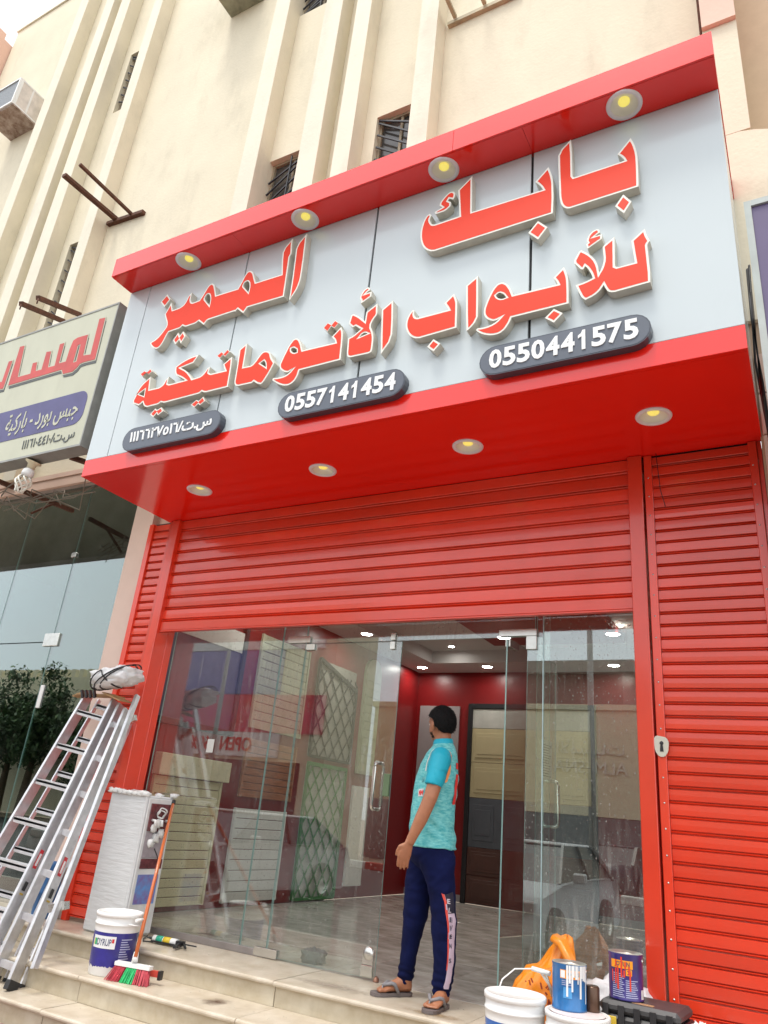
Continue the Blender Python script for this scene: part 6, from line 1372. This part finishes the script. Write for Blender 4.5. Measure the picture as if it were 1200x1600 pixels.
sl = [((.055, -.13, 1.375), .066, .070), ((.050, -.175, 1.345), .066, .064), ((.036, -.208, 1.28), .062, .060), ((.020, -.226, 1.215), .057, .055), ((.015, -.230, 1.19), .056, .053)]
limb(b, sl); limb(b, [((p[0], -p[1], p[2]), a_, c_) for p, a_, c_ in sl])
def jm(l): 
    return 1 if (l.z > 1.175 and abs(l.y) > .150+.10*max(0, 1.30-l.z)*0 and abs(l.y) > .148+(.03 if l.z < 1.24 else 0)) else 0
jer = remeshed('jersey', b, [jersey, sleevem], man, .0065, 2, disp=jf, matfn=jm)
def lp(name, m, fn, off=.0025):
    bb = MB(); fn(bb); bb.v = [tuple(W_(v)) for v in bb.v]; return bb.build(name, m, man, fixn=False)
def collar(bb): loft_rings(bb, [((.062, 0, 1.462), (1, 0, .12), (0, 1, 0), .068, .072), ((.062, 0, 1.49), (1, 0, .12), (0, 1, 0), .062, .066), ((.062, 0, 1.494), (1, 0, .12), (0, 1, 0), .058, .062), ((.062, 0, 1.47), (1, 0, .12), (0, 1, 0), .057, .06)], 28, caps=False)
lp('collar', sleevem, collar)
def cuff(bb): limb(bb, [((.0165, -.2295, 1.196), .0585, .0555), ((.0145, -.231, 1.180), .0585, .0555)])
def sticker(name, m, target, cells, off=.003):
    """cells: grid of local points (rows), shrinkwrapped on the garment"""
    bb = MB(); R_ = len(cells); Cn = len(cells[0]); bb.add([W_(p) for row in cells for p in row], [(i*Cn+j, i*Cn+j+1, (i+1)*Cn+j+1, (i+1)*Cn+j) for i in range(R_-1) for j in range(Cn-1)], True)
    o = bb.build(name, m, man, fixn=False)
    md = o.modifiers.new('w', 'SHRINKWRAP'); md.target = target; md.wrap_method = 'NEAREST_SURFACEPOINT'; md.wrap_mode = 'ABOVE_SURFACE'; md.offset = off
    return o
orangeS = mat('jersey_orange', (.80, .30, .10), .6)
def strip(pts, w0, n=16):
    """ribbon through local points with local width vectors"""
    rows_ = []
    P_ = [Vector(p) for p in pts]
    def at(t):
        k = t*(len(P_)-1); i = min(int(k), len(P_)-2); return P_[i].lerp(P_[i+1], k-i)
    for i in range(n+1):
        t = i/n; c_ = at(t); d = (at(min(1, t+.05))-at(max(0, t-.05))).normalized(); s_ = d.cross(Vector((0, -1, 0))).normalized(); w_ = w0(t) if callable(w0) else w0
        rows_.append([c_-s_*w_, c_-s_*w_*.33, c_+s_*w_*.33, c_+s_*w_])
    return rows_
sticker('orange_trim', orangeS, jer, strip([(.075, -.14, 1.425), (.105, -.155, 1.39), (.122, -.165, 1.34), (.118, -.165, 1.28), (.10, -.165, 1.235), (.085, -.168, 1.22)], lambda t: .017*(1.5-t*1.1) if t > .1 else .010))
sticker('white_trim', mat('jersey_pale', (.62, .66, .62), .6), jer, strip([(.0, -.12, 1.42), (-.03, -.145, 1.38), (-.052, -.16, 1.33), (-.06, -.165, 1.28)], .008))
sticker('green_shade', mat('jersey_green', (.01, .26, .12), .6), jer, strip([(.05, -.17, 1.17), (.035, -.175, 1.12), (.02, -.17, 1.06)], lambda t: .014*(1-t)))
redS = mat('jersey_red', (.72, .04, .03), .6)
whiteS = mat('jersey_white', (.68, .70, .70), .6)
def gridp(r0, r1, z0, z1, v, nr=5, nz=4): return [[(r0+(r1-r0)*j/nr, v, z0+(z1-z0)*i/nz) for j in range(nr+1)] for i in range(nz+1)]
sticker('chest_patch', whiteS, jer, gridp(-.118, -.048, 1.125, 1.172, -.15), .003)
bb = text_mb('MM', -.112, 1.132, height=.033, width=.058, y=-.155, ext=0, off=.02)
bb.v = [tuple(W_(v)) for v in bb.v]; o = bb.build('chest_letters', redS, man, fixn=False)
md = o.modifiers.new('w', 'SHRINKWRAP'); md.target = jer; md.wrap_method = 'NEAREST_SURFACEPOINT'; md.wrap_mode = 'ABOVE_SURFACE'; md.offset = .0045
bb = text_mb('U', -.085, 1.21, height=.03, width=.03, y=-.15, ext=0, off=.0); bb.v = [tuple(W_(v)) for v in bb.v]; o = bb.build('chest_emblem', mat('jersey_ink', (.02, .03, .06), .6), man, fixn=False)
md = o.modifiers.new('w', 'SHRINKWRAP'); md.target = jer; md.wrap_method = 'NEAREST_SURFACEPOINT'; md.wrap_mode = 'ABOVE_SURFACE'; md.offset = .003
sticker('back_number', redS, jer, [[(.19, -.06-.02*j, 1.10+.045*i) for j in range(4)] for i in range(5)], .003)
sticker('back_name', redS, jer, [[(.19, -.05-.02*j, 1.31+.02*i) for j in range(4)] for i in range(3)], .003)
# trouser side panel with letters
lilac = mat('panel_lilac', (.52, .42, .52), .6, var=.05)
def seam(z): # outer seam of near leg: r coordinate of panel centre
    T_ = [(.62, .130), (.5, .158), (.44, .172), (.34, .182), (.24, .186), (.17, .182), (.08, .165)]
    for (a, ra), (c_, rc_) in zip(T_, T_[1:]):
        if z <= a and z >= c_: return ra+(rc_-ra)*(a-z)/(a-c_)
    return T_[0][1] if z > T_[0][0] else T_[-1][1]
zs = [.60-.5*i/24 for i in range(25)]
sticker('side_panel', lilac, tro, [[(seam(z)-.022+.036*j/4, -.15+.03*j/4, z) for j in range(5)] for z in zs], .0025)
sticker('panel_dark_top', mat('panel_ink', (.012, .012, .03), .6), tro, [[(seam(z)-.016+.03*j/4, -.15+.03*j/4, z) for j in range(5)] for z in [.605-.022*i for i in range(6)]], .0035)
sticker('panel_red_line', mat('panel_red', (.62, .06, .04), .6), tro, [[(seam(z)-.028+.005*j, -.15, z) for j in range(3)] for z in [.60-.05*i for i in range(9)]], .0035)
inkp = mat('panel_ink', (.012, .012, .03), .6); outl = mat('panel_outline', (.55, .5, .55), .6)
for ch_, z, m in (('E', .545, outl), ('L', .500, outl), ('E', .450, inkp), ('V', .405, inkp), ('E', .360, inkp), ('N', .315, inkp), ('S', .235, inkp)):
    bb = text_mb(ch_, seam(z)-.012, z, height=.026, width=.022, y=-.16, ext=0, off=.02)
    bb.v = [tuple(W_(v)) for v in bb.v]; o = bb.build('side_letter', m, man, fixn=False)
    md = o.modifiers.new('w', 'SHRINKWRAP'); md.target = tro; md.wrap_method = 'NEAREST_SURFACEPOINT'; md.wrap_mode = 'ABOVE_SURFACE'; md.offset = .0055
# ---- flip-flops
flipm = mat('flipflop_grey', (.14, .115, .11), .6); strapm = mat('flipflop_strap', (.22, .21, .22), .55)
def flip(heel, toe, mirror):
    heel, toe = Vector(heel), Vector(toe); ax = (toe-heel).normalized(); heel = heel-ax*.006; toe = toe+ax*.028; sd = Vector((-ax.y, ax.x, 0))*mirror; L = (toe-heel).length
    out_ = []
    pr = [(0, .0), (.02, .022), (.10, .034), (.3, .036), (.5, .037), (.7, .048), (.85, .048), (.95, .036), (1.0, .012)]
    pts = [heel+ax*L*t+sd*w_ for t, w_ in pr]+[heel+ax*L*t-sd*w_ for t, w_ in reversed(pr[1:])]
    e = empty('flip_flop', W_(((heel+toe)/2)), None); e.parent = man; e.location = W_((heel+toe)/2)-PB
    def sole(bb):
        n = len(pts); vs = [W_((p.x, p.y, .002)) for p in pts]+[W_((p.x, p.y, .020)) for p in pts]
        bb.add(vs, [tuple(range(n)), tuple(reversed(range(n, 2*n)))]+[(i, (i+1) % n, n+(i+1) % n, n+i) for i in range(n)])
    part('sole', flipm, e, sole)
    def st(bb):
        p0 = heel+ax*L*.78+sd*.018+Vector((0, 0, .022)); k = heel+ax*L*.74+sd*.012+Vector((0, 0, .055))
        for s in (1, -1):
            q = heel+ax*L*.40+sd*(.042*s)+Vector((0, 0, .022)); mid = heel+ax*L*.58+sd*(.032*s+.006)+Vector((0, 0, .072 if s > 0 else .066))
            bb.tube([W_(p) for p in (q, q.lerp(mid, .6)+Vector((0, 0, .014))+sd*.004*s, mid, k)], [.010, .011, .011, .008], 8)
        bb.tube([W_(p0), W_(k)], .005, 8)
    part('strap', strapm, e, st)
flip(NH, NT, -1); flip(FH, FT, 1)
